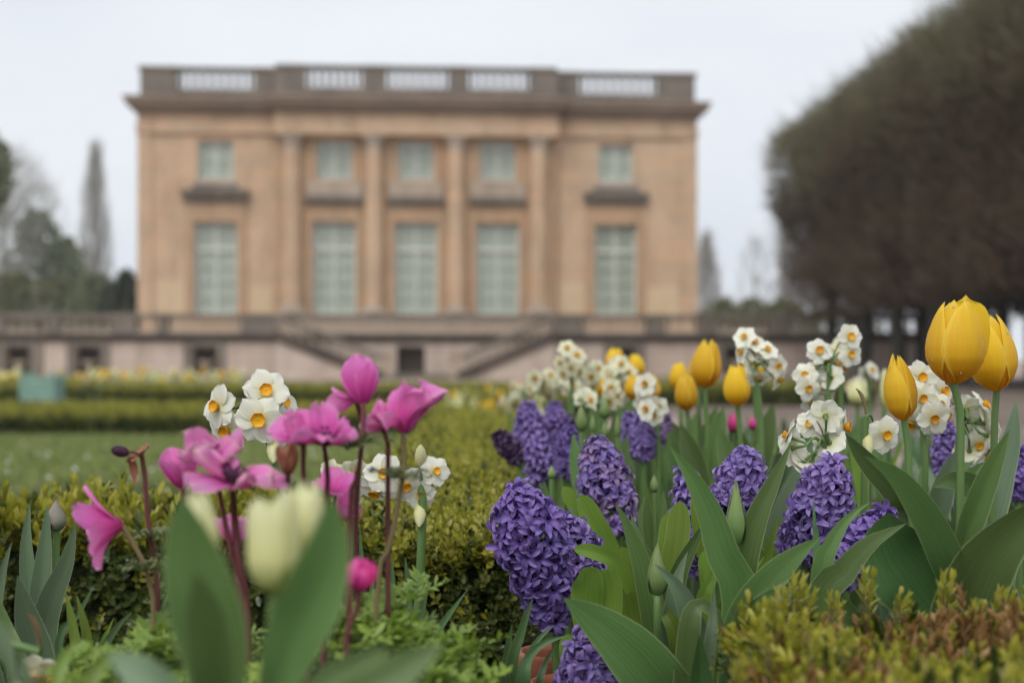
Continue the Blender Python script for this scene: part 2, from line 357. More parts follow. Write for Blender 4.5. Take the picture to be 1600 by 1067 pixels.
MT['budgrey'] = petal_mat('grey mauve tulip bud', (0.15, 0.19, 0.10), (0.28, 0.29, 0.21), (0.27, 0.22, 0.20), edge=(0.30, 0.17, 0.20), streak=0.15, tl=0.15)
MT['pinkbud'] = petal_mat('magenta bud', (0.30, 0.12, 0.10), (0.72, 0.05, 0.30), (0.85, 0.13, 0.42), streak=0.15, tl=0.3)
MT['pink'] = petal_mat('magenta anemone petal', (0.44, 0.025, 0.20), (0.77, 0.115, 0.47), (0.87, 0.30, 0.65), edge=(0.88, 0.62, 0.58), streak=0.22, tl=0.38, edge_at=0.465)
MT['pinkpale'] = petal_mat('faded pink anemone petal', (0.46, 0.045, 0.24), (0.76, 0.17, 0.50), (0.86, 0.38, 0.67), edge=(0.82, 0.56, 0.48), streak=0.24, tl=0.35, edge_at=0.43)
MT['brownpetal'] = petal_mat('withered brown petal', (0.16, 0.05, 0.03), (0.28, 0.10, 0.055), (0.34, 0.15, 0.09), streak=0.3, tl=0.15)
MT['anem_eye'] = noise_mat('dark anemone centre', [(0.3, (0.020, 0.008, 0.020)), (0.7, (0.07, 0.025, 0.05))], 900.0, rough=0.8, bmp=0.8, dist=0.001)
MT['anem_leaf'] = speck_mat('frilly anemone leaf', (0.13, 0.225, 0.030), (0.26, 0.37, 0.060), tl=0.3, rough=0.5)
MT['anem_bract'] = speck_mat('anemone bract', (0.085, 0.135, 0.035), (0.17, 0.20, 0.075), tl=0.25, rough=0.5)
MT['purple'] = petal_mat('violet hyacinth floret', (0.095, 0.052, 0.24), (0.205, 0.130, 0.40), (0.345, 0.255, 0.565), edge=(0.56, 0.47, 0.70), streak=0.34, tl=0.25, nstreak=6, edge_at=0.44)
MT['purple_dusk'] = petal_mat('ageing violet floret', (0.10, 0.055, 0.17), (0.20, 0.12, 0.30), (0.34, 0.25, 0.42), edge=(0.40, 0.30, 0.40), streak=0.32, tl=0.2, nstreak=6, edge_at=0.44)
MT['purple_deep'] = petal_mat('deep blue violet floret', (0.080, 0.044, 0.23), (0.175, 0.105, 0.38), (0.30, 0.21, 0.535), edge=(0.48, 0.38, 0.66), streak=0.32, tl=0.25, nstreak=6, edge_at=0.45)
MT['black_floret'] = petal_mat('very dark purple floret', (0.03, 0.015, 0.05), (0.055, 0.028, 0.08), (0.10, 0.055, 0.13), streak=0.3, tl=0.15, nstreak=6)
MT['white'] = petal_mat('white narcissus tepal', (0.74, 0.74, 0.42), (0.84, 0.84, 0.70), (0.86, 0.86, 0.78), streak=0.06, tl=0.3, rough=0.5, nstreak=10)
MT['creamwhite'] = petal_mat('cream narcissus tepal', (0.66, 0.68, 0.34), (0.78, 0.77, 0.53), (0.82, 0.81, 0.64), streak=0.08, tl=0.3, rough=0.5, nstreak=10)
MT['corona'] = petal_mat('orange narcissus cup', (0.74, 0.30, 0.01), (0.84, 0.40, 0.012), (0.88, 0.46, 0.02), streak=0.2, tl=0.25)
MT['drop'] = nodes('rain drop')[0]
_t = MT['drop'].node_tree; _o = [n for n in _t.nodes if n.type == 'OUTPUT_MATERIAL'][0]
_tr = nd(_t, 'BsdfTransparent'); _gl = nd(_t, 'BsdfGlossy', Roughness=0.06); _lw = nd(_t, 'LayerWeight', Blend=0.35); _mx = nd(_t, 'MixShader')
_t.links.new(math_n(_t, 'ADD', math_n(_t, 'MULTIPLY', _lw.outputs['Facing'], 0.5), 0.32, True), _mx.inputs[0]); _t.links.new(_tr.outputs[0], _mx.inputs[1]); _t.links.new(_gl.outputs[0], _mx.inputs[2]); _t.links.new(_mx.outputs[0], _o.inputs['Surface'])
MT['terracotta'] = noise_mat('weathered terracotta', [(0.3, (0.20, 0.062, 0.035)), (0.7, (0.36, 0.13, 0.075))], 25.0, rough=0.75, bmp=0.2, scale2=14.0, c2=(0.38, 0.27, 0.20), f2=0.5)
MT['planter'] = noise_mat('pale turquoise paint', [(0.3, (0.16, 0.29, 0.235)), (0.7, (0.21, 0.35, 0.285))], 5.0, rough=0.6, bmp=0.1)
MT['daisy'] = speck_mat('white daisies', (0.75, 0.75, 0.70), (0.80, 0.80, 0.78), tl=0.2)
def glass_mat():
    m, t, b, o = nodes('window glass'); b.inputs['Base Color'].default_value = (0.9, 0.95, 0.93, 1); b.inputs['Roughness'].default_value = 0.03
    b.inputs['Transmission Weight'].default_value = 1.0; b.inputs['IOR'].default_value = 1.45
    tr = nd(t, 'BsdfTransparent'); gl = nd(t, 'BsdfGlossy', Roughness=0.04); fr = nd(t, 'LayerWeight', Blend=0.5); mix = nd(t, 'MixShader')
    tr.inputs['Color'].default_value = (0.94, 0.97, 0.95, 1)
    t.links.new(math_n(t, 'ADD', math_n(t, 'MULTIPLY', math_n(t, 'POWER', fr.outputs['Facing'], 4.0), 0.6), 0.04, True), mix.inputs[0]); t.links.new(tr.outputs[0], mix.inputs[1]); t.links.new(gl.outputs[0], mix.inputs[2]); t.links.new(mix.outputs[0], o.inputs['Surface'])
    return m
MT['glass'] = glass_mat()

# ------------------------------------------------------------------ ground
def zg(Y):
    s = np.clip((np.asarray(Y, float) - 2.2) / 11.8, 0, 1); return 0.36 * (1 - s * s * (3 - 2 * s))
SOIL = 0.36
def sheet(name, x0, x1, y0, y1, mat, dz, nx=8, ny=40, kind='structure', ys=None):
    Y = np.linspace(y0, y1, ny) if ys is None else np.asarray(ys); X = np.linspace(x0, x1, nx)
    A = np.array([[(x, y, zg(y) + dz) for x in X] for y in Y]); g = Geo(); g.grid(A)
    return g.build(name, mat, kind=kind)
sheet('ground', -260, 260, -40, 330, MT['gravel'], -0.012, ys=np.concatenate([[-40, 0], np.linspace(2, 15, 30), [40, 120, 330]]))
sheet('tree_ground', 2.1, 26, 9.0, 49.0, noise_mat('damp leaf litter under the trees', [(0.3, (0.10, 0.075, 0.058)), (0.7, (0.20, 0.155, 0.12))], 9.0, rough=0.9, bmp=0.4, scale2=0.5, c2=(0.25, 0.20, 0.165), f2=0.6), -0.006)
hm = bpy.data.materials.new('light rain haze'); hm.use_nodes = True; ht = hm.node_tree; ht.nodes.clear()
hv_ = ht.nodes.new('ShaderNodeVolumePrincipled'); hv_.inputs['Density'].default_value = 0.0006; hv_.inputs['Color'].default_value = (0.93, 0.95, 0.98, 1); hv_.inputs['Anisotropy'].default_value = 0.0
ho_ = ht.nodes.new('ShaderNodeOutputMaterial'); ht.links.new(hv_.outputs[0], ho_.inputs['Volume'])
g = Geo(); g.box(-270, 270, -50, 340, -1.1, 30.0); g.build('haze', hm, kind='stuff', smooth=False, label='light rainy haze over the garden')
sheet('lawn', -9.0, -0.1, 1.75, 14.2, MT['lawn'], -0.004)
sheet('soil', -1.6, 1.5, -0.3, 5.0, MT['soil'], 0.0, ny=30)
sheet('far_lawn', -75, -24, 62, 130, MT['lawn'], 0.002)
sheet('far_soil', -9, 2.0, 25.2, 36.0, MT['soil'], 0.002)

def blades(n, xs, ys, h):
    T = Geo(); T.raw([(-.5, 0, 0), (.5, 0, 0), (.3, .12, .6), (-.3, .12, .6), (0, .4, 1)], [(0, 1, 2, 3)], 0); T.raw([(-.3, .12, .6), (.3, .12, .6), (0, .4, 1)], [(0, 1, 2)], 0)
    Ms = []
    for i in range(n):
        y = ys[0] + (ys[1] - ys[0]) * rng.random() ** 1.5; w = (y / 1.75)
        x = xs[0] + (xs[1] - xs[0]) * rng.random()
        if x < -0.42 * y - 0.3: continue
        a = rng.random() * 2 * PI; hh = h * (0.6 + 0.8 * rng.random())
        m = np.eye(4); c, s = math.cos(a), math.sin(a); ww = 0.006 * (1 + 0.12 * y)
        m[:3, :3] = np.array([[c * ww, -s * hh, 0], [s * ww, c * hh, 0], [0, 0, hh]]); m[:3, 3] = (x, y, zg(y) - 0.004); Ms.append(m)
    g = Geo(); g.inst(T, Ms); return g
blades(60000, (-6.2, -0.28), (1.95, 13.8), 0.03).build('grass', MT['grass'], kind='stuff', label='short mown grass of the lawn between the box hedges')
g = Geo(); T = Geo(); T.lathe([(0.001, 0.004), (0.006, 0.004), (0.011, 0.001)], 8)
Ms = []
for i in range(90):
    y = 3.0 + 9 * rng.random() ** 1.3; x = -0.42 * y + (0.42 * y - 0.5) * rng.random() ** 1.4
    Ms.append(M4(frame((rng.normal() * .3, -.4, 1)), (x, y, zg(y) + 0.035), 0.35 + .5 * rng.random()))
g.inst(T, Ms); g.build('daisies', MT['daisy'], kind='stuff', label='scattered white daisies in the lawn')

# ------------------------------------------------------------------ garden axis frame (the house stands 3.8 degrees off the camera's direction)
TH = math.atan((CX - 652) / F); cT, sT = math.cos(TH), math.sin(TH)
def AX(u, v): return (u * cT - v * sT, v * cT + u * sT)
def fu(px, D):
    x = (px - CX) / F; return D * (x * cT + sT) / (cT - x * sT)
def fz(py, D, px=652):
    Y = D * cT + fu(px, D) * sT; return CAMZ - (py - HY) / F * Y

# ------------------------------------------------------------------ the house
D0 = 60.0
ox, oy = AX(0, D0)
house = thing('stone_mansion', 'square neoclassical stone mansion with four columns and roof balustrade', 'mansion', (ox, oy, 0), rotz=TH)
U = lambda px: fu(px, D0); Z = lambda py: CAMZ + (fz(py, D0) - CAMZ) * (1 - .015 * min(1, max(0, (215 - py) / 60)))   # the cornice and balustrade stand nearer than the wall
UL, UR = U(217), U(1087); ZB, ZT = 1.3, Z(175)
CL, CR = U(433), U(868)
PROJ = 0.35                                    # projection of the middle bays
wins = []
for px in (337, 523, 650, 777, 962):
    mid = px in (523, 650, 777); w0 = -PROJ if mid else 0.0
    wins.append((px, U(px) - 0.75, U(px) + 0.75, Z(283), Z(222), w0, 'upper'))
    wins.append((px, U(px) - 0.91, U(px) + 0.91, Z(492), Z(348), w0, 'lower'))
def wall_holes(g, u0, u1, z0, z1, w, holes, depth, mat):
    us = sorted({u0, u1, *[h[0] for h in holes], *[h[1] for h in holes]}); zs = sorted({z0, z1, *[h[2] for h in holes], *[h[3] for h in holes]})
    for a, b in zip(us, us[1:]):
        for c, d in zip(zs, zs[1:]):
            if any(h[0] < (a + b) / 2 < h[1] and h[2] < (c + d) / 2 < h[3] for h in holes): continue
            g.raw([(a, w, c), (b, w, c), (b, w, d), (a, w, d)], [(0, 1, 2, 3)], mat)
    for a, b, c, d in holes:
        e = w + depth
        g.raw([(a, w, c), (a, w, d), (a, e, d), (a, e, c)], [(0, 1, 2, 3)], mat); g.raw([(b, w, c), (b, e, c), (b, e, d), (b, w, d)], [(0, 1, 2, 3)], mat)
        g.raw([(a, w, d), (b, w, d), (b, e, d), (a, e, d)], [(0, 1, 2, 3)], mat); g.raw([(a, w, c), (a, e, c), (b, e, c), (b, w, c)], [(0, 1, 2, 3)], mat)
H = lambda sel: [(w[1], w[2], w[3], w[4]) for w in wins if sel(w)]
g = Geo(); wall_holes(g, UL, CL, ZB, ZT, 0, H(lambda w: w[0] == 337), 0.55, 0); g.build('wall', MT['stone'], house, smooth=False)
g = Geo(); wall_holes(g, CR, UR, ZB, ZT, 0, H(lambda w: w[0] == 962), 0.55, 0); g.build('wall', MT['stone'], house, smooth=False)
g = Geo(); wall_holes(g, CL, CR, ZB, ZT, -PROJ, H(lambda w: w[5] < 0), 0.55, 0)
g.box(CL, CL + .01, -PROJ, .2, ZB, ZT); g.box(CR - .01, CR, -PROJ, .2, ZB, ZT); g.build('wall', MT['stone_orange_shaded'], house, smooth=False, label='orange toned wall with recess shade in its colour behind the columns')
g = Geo(); g.box(UL, UR, 0.75, 23.5, 0.5, ZT + .55); g.box(UL, UL + .5, .002, .75, ZB, ZT); g.box(UR - .5, UR, .002, .75, ZB, ZT)
g.build('side_wall', MT['stone'], house, smooth=False)
g = Geo(); g.box(UL, UR, -.06, .75, 0.5, ZB); g.box(CL - .1, CR + .1, -PROJ - .62, -.06, 0.5, Z(497)); g.build('plinth', MT['stone_grey'], house, smooth=False)
# quoin strips that stand proud at the ends of the front
for a, b in ((UL - .05, UL + .55), (UR - .55, UR + .05)):
    g = Geo(); g.box(a, b, -.07, .0, Z(492), ZT - .6); g.build('corner_pilaster', MT['stone'], house, smooth=False)
# lighter new stones low on the wall
for a, b, c, d in ((UL + .75, UL + 2.0, Z(492), Z(440)), (U(872), U(915), Z(492), Z(441)), (U(1010), U(1060), Z(492), Z(446)), (U(392), U(425), Z(492), Z(448))):
    g = Geo(); g.box(a, b, -.025, .0, c, d); g.build('stone_block', noise_mat('renewed pale stone', [(0.3, (0.56, 0.42, 0.26)), (0.7, (0.62, 0.48, 0.32))], 1.5, bmp=0.1), house, smooth=False)
# entablature and cornice
ec, es = -PROJ - .52, -.14
g = Geo()
g.box(UL - .1, CL - .06, es, .3, Z(212), Z(196)); g.box(CR + .06, UR + .1, es, .3, Z(212), Z(196))
g.box(CL - .06, CR + .06, ec, .3, Z(216), Z(196)); g.build('architrave', MT['stone'], house, smooth=False)
g = Geo(); g.box(UL - .04, CL - .06, es + .06, .3, Z(196), Z(180)); g.box(CR + .06, UR + .04, es + .06, .3, Z(196), Z(180)); g.box(CL - .03, CR + .03, ec + .06, .3, Z(196), Z(180))
g.build('frieze', MT['stone'], house, smooth=False)
g = Geo()
for i, (zz0, zz1, pr) in enumerate(((180, 174, .10), (174, 166, .26), (166, 157, .46), (157, 152, .56))):
    g.box(UL - pr, CL - pr * .6, es - pr, .3, Z(zz0), Z(zz1)); g.box(CR + pr * .6, UR + pr, es - pr, .3, Z(zz0), Z(zz1))
    g.box(CL - pr * .6, CR + pr * .6, ec - pr, .3, Z(zz0), Z(zz1)); g.box(UL - pr, UL, .3, 23, Z(zz0), Z(zz1)); g.box(UR, UR + pr, .3, 23, Z(zz0), Z(zz1))
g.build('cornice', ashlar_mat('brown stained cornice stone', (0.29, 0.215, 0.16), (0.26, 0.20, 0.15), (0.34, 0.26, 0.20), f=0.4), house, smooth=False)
# roof balustrade
zb0, zb1, zr, zt = Z(152), Z(138), Z(109), Z(103)
ped = [(220, 277), (398, 433), (433, 480), (567, 605), (700, 732), (825, 868), (868, 905), (1028, 1085)]
for a, b in ped:
    c = 433 <= a < 868; w = (ec - .02) if c else (es - .02)
    g = Geo(); g.box(U(a), U(b) - .004, w, w + .6, zb0, zr); g.box(U(a) - (.0 if a != 220 else .08), U(b) - .004 + (.08 if b == 1085 else 0), w - .06, w + .66, zr, zt)
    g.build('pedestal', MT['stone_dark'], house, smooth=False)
bal = Geo(); hb = zr - zb1; bal.lathe([(.10, 0), (.10, hb * .1), (.05, hb * .14), (.10, hb * .38), (.085, hb * .52), (.055, hb * .75), (.10, hb * .9), (.10, hb)], 8)
balm = bal.mesh('baluster', MT['stone_dark'])
for a, b, n in ((277, 398, 9), (480, 567, 7), (605, 700, 7), (732, 825, 7), (905, 1028, 9)):
    c = 433 <= a < 868; w = (ec - .02) if c else (es - .02)
    g = Geo(); g.box(U(a), U(b) - .004, w + .03, w + .57, zb0, zb1); g.build('balustrade_base', MT['stone_dark'], house, smooth=False)
    g = Geo(); g.box(U(a), U(b) - .004, w + .0, w + .6, zr + .02, zt - .01); g.build('rail', MT['stone_dark'], house, smooth=False)
    for k in range(n):
        link('baluster', balm, house, M4(np.eye(3), (U(a) + (k + .5) * (U(b) - U(a)) / n, w + .3, zb1)))
# columns
for px in (458, 585, 712, 840):
    g = Geo(); zc0, zc1 = Z(478), Z(238); cx, cy = U(px), -PROJ - .12
    k = np.linspace(0, 1, 9); g.lathe([(.40 - .055 * t ** 1.6, zc0 + (zc1 - zc0) * t) for t in k], 18, (cx, cy, 0))
    cob = g.build('column', MT['stone'], house)
    g = Geo(); g.lathe([(.36, Z(238)), (.37, Z(236)), (.34, Z(235)), (.40, Z(228)), (.44, Z(226)), (.40, Z(225)), (.55, Z(218))], 12, (cx, cy, 0)); g.box(cx - .52, cx + .52, cy - .40, cy + .4, Z(219), Z(216.2)); g.build('capital', MT['stone_grey'], cob)
    g = Geo(); g.lathe([(.55, Z(490)), (.55, Z(487)), (.5, Z(486)), (.46, Z(483)), (.47, Z(480)), (.42, Z(478))], 18, (cx, cy, 0)); g.box(cx - .56, cx + .56, cy - .4, cy + .42, Z(497), Z(490)); g.build('base', MT['stone_grey'], cob)
# window hoods, sills, aprons
for px in (337, 962):
    g = Geo(); u = U(px)
    for a, b, hw, pr in ((300, 305, 1.40, .42), (305, 311, 1.34, .34), (311, 318, 1.28, .22)): g.box(u - hw, u + hw, -pr, 0, Z(b), Z(a))
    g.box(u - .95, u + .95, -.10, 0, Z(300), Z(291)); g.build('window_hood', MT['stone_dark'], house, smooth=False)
    g = Geo(); g.box(u - 1.25, u - .91, -.08, 0, Z(492), Z(318)); g.box(u + .91, u + 1.25, -.08, 0, Z(492), Z(318)); g.box(u - .91, u + .91, -.08, 0, Z(348), Z(318)); g.build('window_surround', MT['stone_orange_shaded'], house, smooth=False)
    g = Geo(); g.box(u - .85, u + .85, -.1, 0, Z(291), Z(284)); g.build('window_sill', MT['stone_grey'], house, smooth=False)
for px in (523, 650, 777):
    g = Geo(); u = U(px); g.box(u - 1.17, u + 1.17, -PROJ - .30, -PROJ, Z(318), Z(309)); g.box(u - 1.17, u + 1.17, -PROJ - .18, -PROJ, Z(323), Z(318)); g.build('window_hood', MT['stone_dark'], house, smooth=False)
    g = Geo(); g.box(u - 1.15, u + 1.15, -PROJ - .14, -PROJ, Z(309), Z(286)); g.build('apron_panel', MT['stone_grey'], house, smooth=False)
    g = Geo()
    for a, b in ((-1.12, -.91), (.91, 1.12)): g.box(u + a, u + b, -PROJ - .06, -PROJ, Z(492), Z(323))
    g.box(u - .91, u + .91, -PROJ - .06, -PROJ, Z(348), Z(323)); g.build('window_surround', MT['stone_orange_shaded'], house, smooth=False)
# windows: frame, muntins, one object per pane, pale blind inside
for px, a, b, c, d, w0, tp in wins:
    y = w0 + .22; g = Geo(); fw = .09
    g.box(a, a + fw, y, y + .09, c, d); g.box(b - fw, b, y, y + .09, c, d); g.box(a + fw, b - fw, y, y + .09, c, c + fw); g.box(a + fw, b - fw, y, y + .09, d - fw, d)
    g.box((a + b) / 2 - .05, (a + b) / 2 + .05, y - .01, y + .1, c + fw, d - fw)
    tr = c + (d - c) * (.70 if tp == 'lower' else 2)
    if tp == 'lower': g.box(a + fw, b - fw, y - .015, y + .11, tr - .06, tr + .06)
    fr = g.build('window', MT['paint_white'], house, smooth=False)
    zs = [c + fw] + ([tr - .06, tr + .06] if tp == 'lower' else []) + [d - fw]
    segs = [(zs[0], zs[1], 4 if tp == 'lower' else 2)] + ([(zs[2], zs[3], 2)] if tp == 'lower' else [])
    for z0, z1, n in segs:
        for i in range(n):
            q0, q1 = z0 + (z1 - z0) * i / n, z0 + (z1 - z0) * (i + 1) / n
            if i:
                for u0, u1 in ((a + fw, (a + b) / 2 - .05), ((a + b) / 2 + .05, b - fw)):
                    mg = Geo(); mg.box(u0, u1, y + .02, y + .07, q0 - .018, q0 + .018); mg.build('muntin', MT['paint_white'], fr, smooth=False)
            for u0, u1 in ((a + fw, (a + b) / 2 - .05), ((a + b) / 2 + .05, b - fw)):
                pg = Geo(); pg.box(u0, u1, y + .04, y + .05, q0 + .018, q1 - .018); pg.build('pane', MT['glass'], fr, smooth=False)
    g = Geo(); k = np.linspace(a - .05, b + .05, 41); A = np.array([[(u, y + .10 + .012 * math.sin(u * 38), z) for z in (c, d)] for u in k]); g.grid(A); g.build('blind', MT['curtain'], fr)

# ------------------------------------------------------------------ terrace wall with balustrade and double stair
D1 = 50.0
ox, oy = AX(0, D1); U1 = lambda px: fu(px, D1); Z1 = lambda py: fz(py, D1)
terr = thing('terrace_wall', 'long pinkish terrace wall with stained balustrade in front of the mansion', 'wall', (ox, oy, 0), rotz=TH)
TL, TR, ZW = U1(-160), U1(1560), 1.56
nic = [(U1(x) - .42, U1(x) + .42, 0.12, 1.12) for x in (-85, 28, 138, 320, 975, 1150)]
door = (U1(620), U1(664), 0.05, Z1(541))
g = Geo(); wall_holes(g, TL, TR, -.1, ZW - .26, 0, nic + [door], .5, 0); g.build('wall', MT['stone_pink'], terr, smooth=False)
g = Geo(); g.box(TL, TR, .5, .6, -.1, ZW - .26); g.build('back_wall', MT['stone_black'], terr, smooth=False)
g = Geo(); g.box(TL, TR, .6, 10.5, 1.0, ZW - .02); g.build('terrace_floor', MT['gravel'], terr, smooth=False)
g = Geo(); g.box(TL, TR, -.10, .52, ZW - .26, ZW - .12); g.box(TL, TR, -.20, .56, ZW - .12, ZW); g.build('coping', MT['stone_black'], terr, smooth=False)
g = Geo(); g.box(TL, TR, -.06, 0, -.1, .16); g.build('plinth', MT['stone_grey'], terr, smooth=False)
for a, b, c, d in nic:
    g = Geo(); g.box(a - .3, a, -.09, 0, .16, 1.3); g.box(b, b + .3, -.09, 0, .16, 1.3); g.box(a, b, -.09, 0, d, 1.3); g.build('niche_surround', MT['stone_dark'], terr, smooth=False)
    g = Geo(); g.lathe([(.0, .12), (.20, .12), (.18, .2), (.08, .26), (.09, .34), (.26, .52), (.30, .60), (.26, .62), (.02, .60)], 14, ((a + b) / 2, .22, 0)); g.build('basin', MT['stone_grey'], terr)
zr1 = Z1(497); zt1 = Z1(491)
hb = zr1 - .02 - (ZW + .08); bal = Geo(); bal.lathe([(.09, 0), (.09, hb * .12), (.05, hb * .16), (.10, hb * .38), (.05, hb * .75), (.09, hb * .9), (.09, hb)], 8)
bm1 = bal.mesh('baluster', MT['stone_grey']); nb = 0
piers = [(-160, -130), (-60, -30), (-6, 9), (74, 94), (173, 212), (246, 262), (376, 430), (864, 912), (1010, 1040), (1090, 1120), (1200, 1230), (1330, 1360), (1520, 1560)]
for a, b in piers:
    g = Geo(); g.box(U1(a), U1(b), -.06, .36, ZW, zr1); g.box(U1(a) - .04, U1(b) + .04, -.1, .4, zr1, zt1 + .02); g.build('pier', MT['stone_dark'], terr, smooth=False)
spans = [(p[1], q[0]) for p, q in zip(piers, piers[1:])]
for a, b in spans:
    u0, u1 = U1(a), U1(b)
    g = Geo(); g.box(u0 + .042, u1 - .042, -.03, .33, zr1 - .02, zt1); g.build('rail', MT['stone_dark'], terr, smooth=False)
    g = Geo(); g.box(u0, u1, -.03, .33, ZW, ZW + .08); g.build('rail_base', MT['stone_grey'], terr, smooth=False)
    n = max(2, int((u1 - u0) / .30))
    for k in range(n):
        link('baluster', bm1, terr, M4(np.eye(3), (u0 + (k + .5) * (u1 - u0) / n, .15, ZW + .08)))

D2 = 48.2
ox, oy = AX(0, D2); U2 = lambda px: fu(px, D2); Z2 = lambda py: fz(py, D2)
stair = thing('garden_staircase', 'double stone staircase with sloping parapets descending from the terrace to the path', 'staircase', (ox, oy, 0), rotz=TH)
for sgn, p0, p1 in ((1, 432, 603), (-1, 866, 712)):
    ua, ub = U2(p0), U2(p1); n = 12; zt_ = ZW
    for k in range(n):
        q0 = ua + (ub - ua) * k / n; q1 = ua + (ub - ua) * (k + 1) / n
        g = Geo(); g.box(min(q0, q1), max(q0, q1), .28, 1.55, -.05, zt_ * (1 - k / n) - .02); g.build('step', MT['stone_grey'], stair, smooth=False)
    def slab(lo, hi, w0, w1, mat, name, sm=False):
        g = Geo(); V = []
        for u, zz in ((ua, zt_), (ub, 0.12)):
            for w in (w0, w1):
                for h in (lo, hi): V.append((u, w, (zz + h) if h > -50 else -.05))
        g.raw(V, [(0, 1, 3, 2), (4, 6, 7, 5), (0, 4, 5, 1), (2, 3, 7, 6), (0, 2, 6, 4), (1, 5, 7, 3)]); return g.build(name, mat, stair, smooth=sm)
    slab(-99, -.26, 0, .26, MT['stone_pink'], 'flight_wall')
    slab(-.26, .10, -.10, .36, MT['stone_black'], 'string_course')
    slab(.46, .66, -.06, .32, MT['stone_dark'], 'hand_rail')
    m = 11
    for k in range(m):
        t = (k + .5) / m; u = ua + (ub - ua) * t; zz = zt_ + (.12 - zt_) * t
        link('baluster', bm1, stair, M4(np.diag([.9, .9, .80]), (u, .13, zz + .05)))
    e = ub; g = Geo(); g.box(e - .22, e + .22, -.09, .36, -.05, .80); g.box(e - .27, e + .27, -.14, .41, .80, .9); g.build('newel', MT['stone_grey'], stair, smooth=False)
g = Geo(); g.box(U2(603), U2(712), .3, 1.6, -.05, .18); g.box(U2(590), U2(725), -.2, .3, -.05, .09); g.build('landing', MT['stone_dark'], stair, smooth=False)

# ------------------------------------------------------------------ trees
SP = Geo(); SP.raw([(.5, 0, 0), (-.25, .43, 0), (-.25, -.43, 0), (0, 0, 1)], [(0, 1, 3), (1, 2, 3), (2, 0, 3)])       # a tapering spike
LF = Geo(); LF.raw([(0, 0, 0), (.5, .5, .12), (0, 1, 0), (-.5, .5, .12)], [(0, 1, 2), (0, 2, 3)])                      # a small folded leaf
def spikes(pts, dirs, L, W):
    Ms = np.zeros((len(pts), 4, 4)); Ms[:, 3, 3] = 1
    for i, (p, d) in enumerate(zip(pts, dirs)):
        R = frame(d); Ms[i, :3, 0] = R[:, 0] * W[i]; Ms[i, :3, 1] = R[:, 1] * W[i]; Ms[i, :3, 2] = R[:, 2] * L[i]; Ms[i, :3, 3] = p
    return Ms
def clipped_crown(seed, n=13000):
    r = np.random.default_rng(seed); pts, dirs = [], []
    while len(pts) < n:
        z = 2.0 + 6.6 * r.random() ** .85
        hw = np.interp(z, [1.9, 2.6, 5.0, 6.2, 7.4, 8.3, 8.7], [1.2, 1.32, 1.36, 1.95, 2.12, 1.65, .7]); lv = 1.95
        x, y = (r.random() * 2 - 1), (r.random() * 2 - 1)
        if z < 3.3 and r.random() > .35 + .3 * (z - 2): continue
        if (abs(x) ** 4 + abs(y) ** 4) > 1: continue
        q = max(abs(x), abs(y))
        if r.random() > .35 + .65 * q ** 2: continue
        if math.sin(x * 4.1 + seed * 2) + math.sin(y * 3.7 + z * 1.3) + math.sin(z * 2.6 + x * 2 + seed) < -1.0 and r.random() < .75: continue
        p = np.array([x * hw, y * lv, z + .18 * r.normal() * (1 if z > 7 else .3)])
        d = np.array([x * .7, y * .3, .55]) + r.normal(size=3) * .55
        pts.append(p); dirs.append(d)
    L = .30 + .45 * r.random(n) + (r.random(n) < .03) * .7; W = .020 + .026 * r.random(n)
    zz = np.array(pts); hi = (zz[:, 2] + .9 * np.sin(zz[:, 0] * 2.3 + seed) + .8 * np.sin(zz[:, 1] * 2.9) + r.normal(size=n) * .9) > 5.6
    g = Geo(); g.inst(SP, spikes(pts, dirs, L, W), r.random(n), hi.astype(int)); return g
def clipped_trunk(seed):
    r = np.random.default_rng(seed); g = Geo()
    g.tube([(0, 0, -.1), (.03, 0, .6), (-.02, .02, 1.8), (0, .02, 3.2), (.05, 0, 6.8)], [.24, .19, .17, .15, .05], 9, n=12)
    for k in range(16):
        a = r.random() * 2 * PI; z0 = 1.9 + 4.0 * r.random(); l = 1.2 + .8 * r.random(); up = .6 + .9 * r.random()
        p0 = np.array([0, 0, z0]); p2 = p0 + np.array([math.cos(a) * l, math.sin(a) * l, up * 1.6])
        g.tube([p0, (p0 + p2) / 2 + r.normal(size=3) * .12, p2], [.085, .055, .018], 5, n=6)
    return g
crowns = [clipped_crown(s).mesh('crown', [MT['twig'], MT['twig_bud']]) for s in (1, 2, 3)]; trunks = [clipped_trunk(s).mesh('trunk', MT['bark']) for s in (4, 5, 6)]
ordw = ['farthest', 'second', 'third', 'fourth', 'fifth', 'sixth', 'nearest']
for row, uu in enumerate((13.75, 17.2, 20.8)):
    for k in range(7 if row < 2 else 5):
        v = 46.2 - 3.15 * k + (1.0 if row == 1 else 0.3 * row); x, y = AX(uu + .15 * random.uniform(-1, 1), v)
        rn = ['front', 'middle', 'back'][row]
        lab = ('%s bare clipped lime tree of the %s row along the right side' % (ordw[k], rn)) if k not in (0, 6) else ('bare clipped lime tree at the %s end of the %s row on the right' % ('far' if k == 0 else 'near', rn))
        t = thing('lime_tree', lab, 'tree', (x, y, 0), 'clipped lime trees along the right side')
        i = (k + row) % 3; R = np.array(Matrix.Rotation(TH + (PI if (k + row) % 2 else 0), 3, 'Z'))
        hs = .985 + .011 * k + .02 * random.uniform(-1, 1)
        S = np.diag([1, 1, hs]); S2 = R @ S
        link('trunk', trunks[i], t, M4(S2, (x, y, 0))); link('crown', crowns[(i + k) % 3], t, M4(S2, (x, y, 0)))

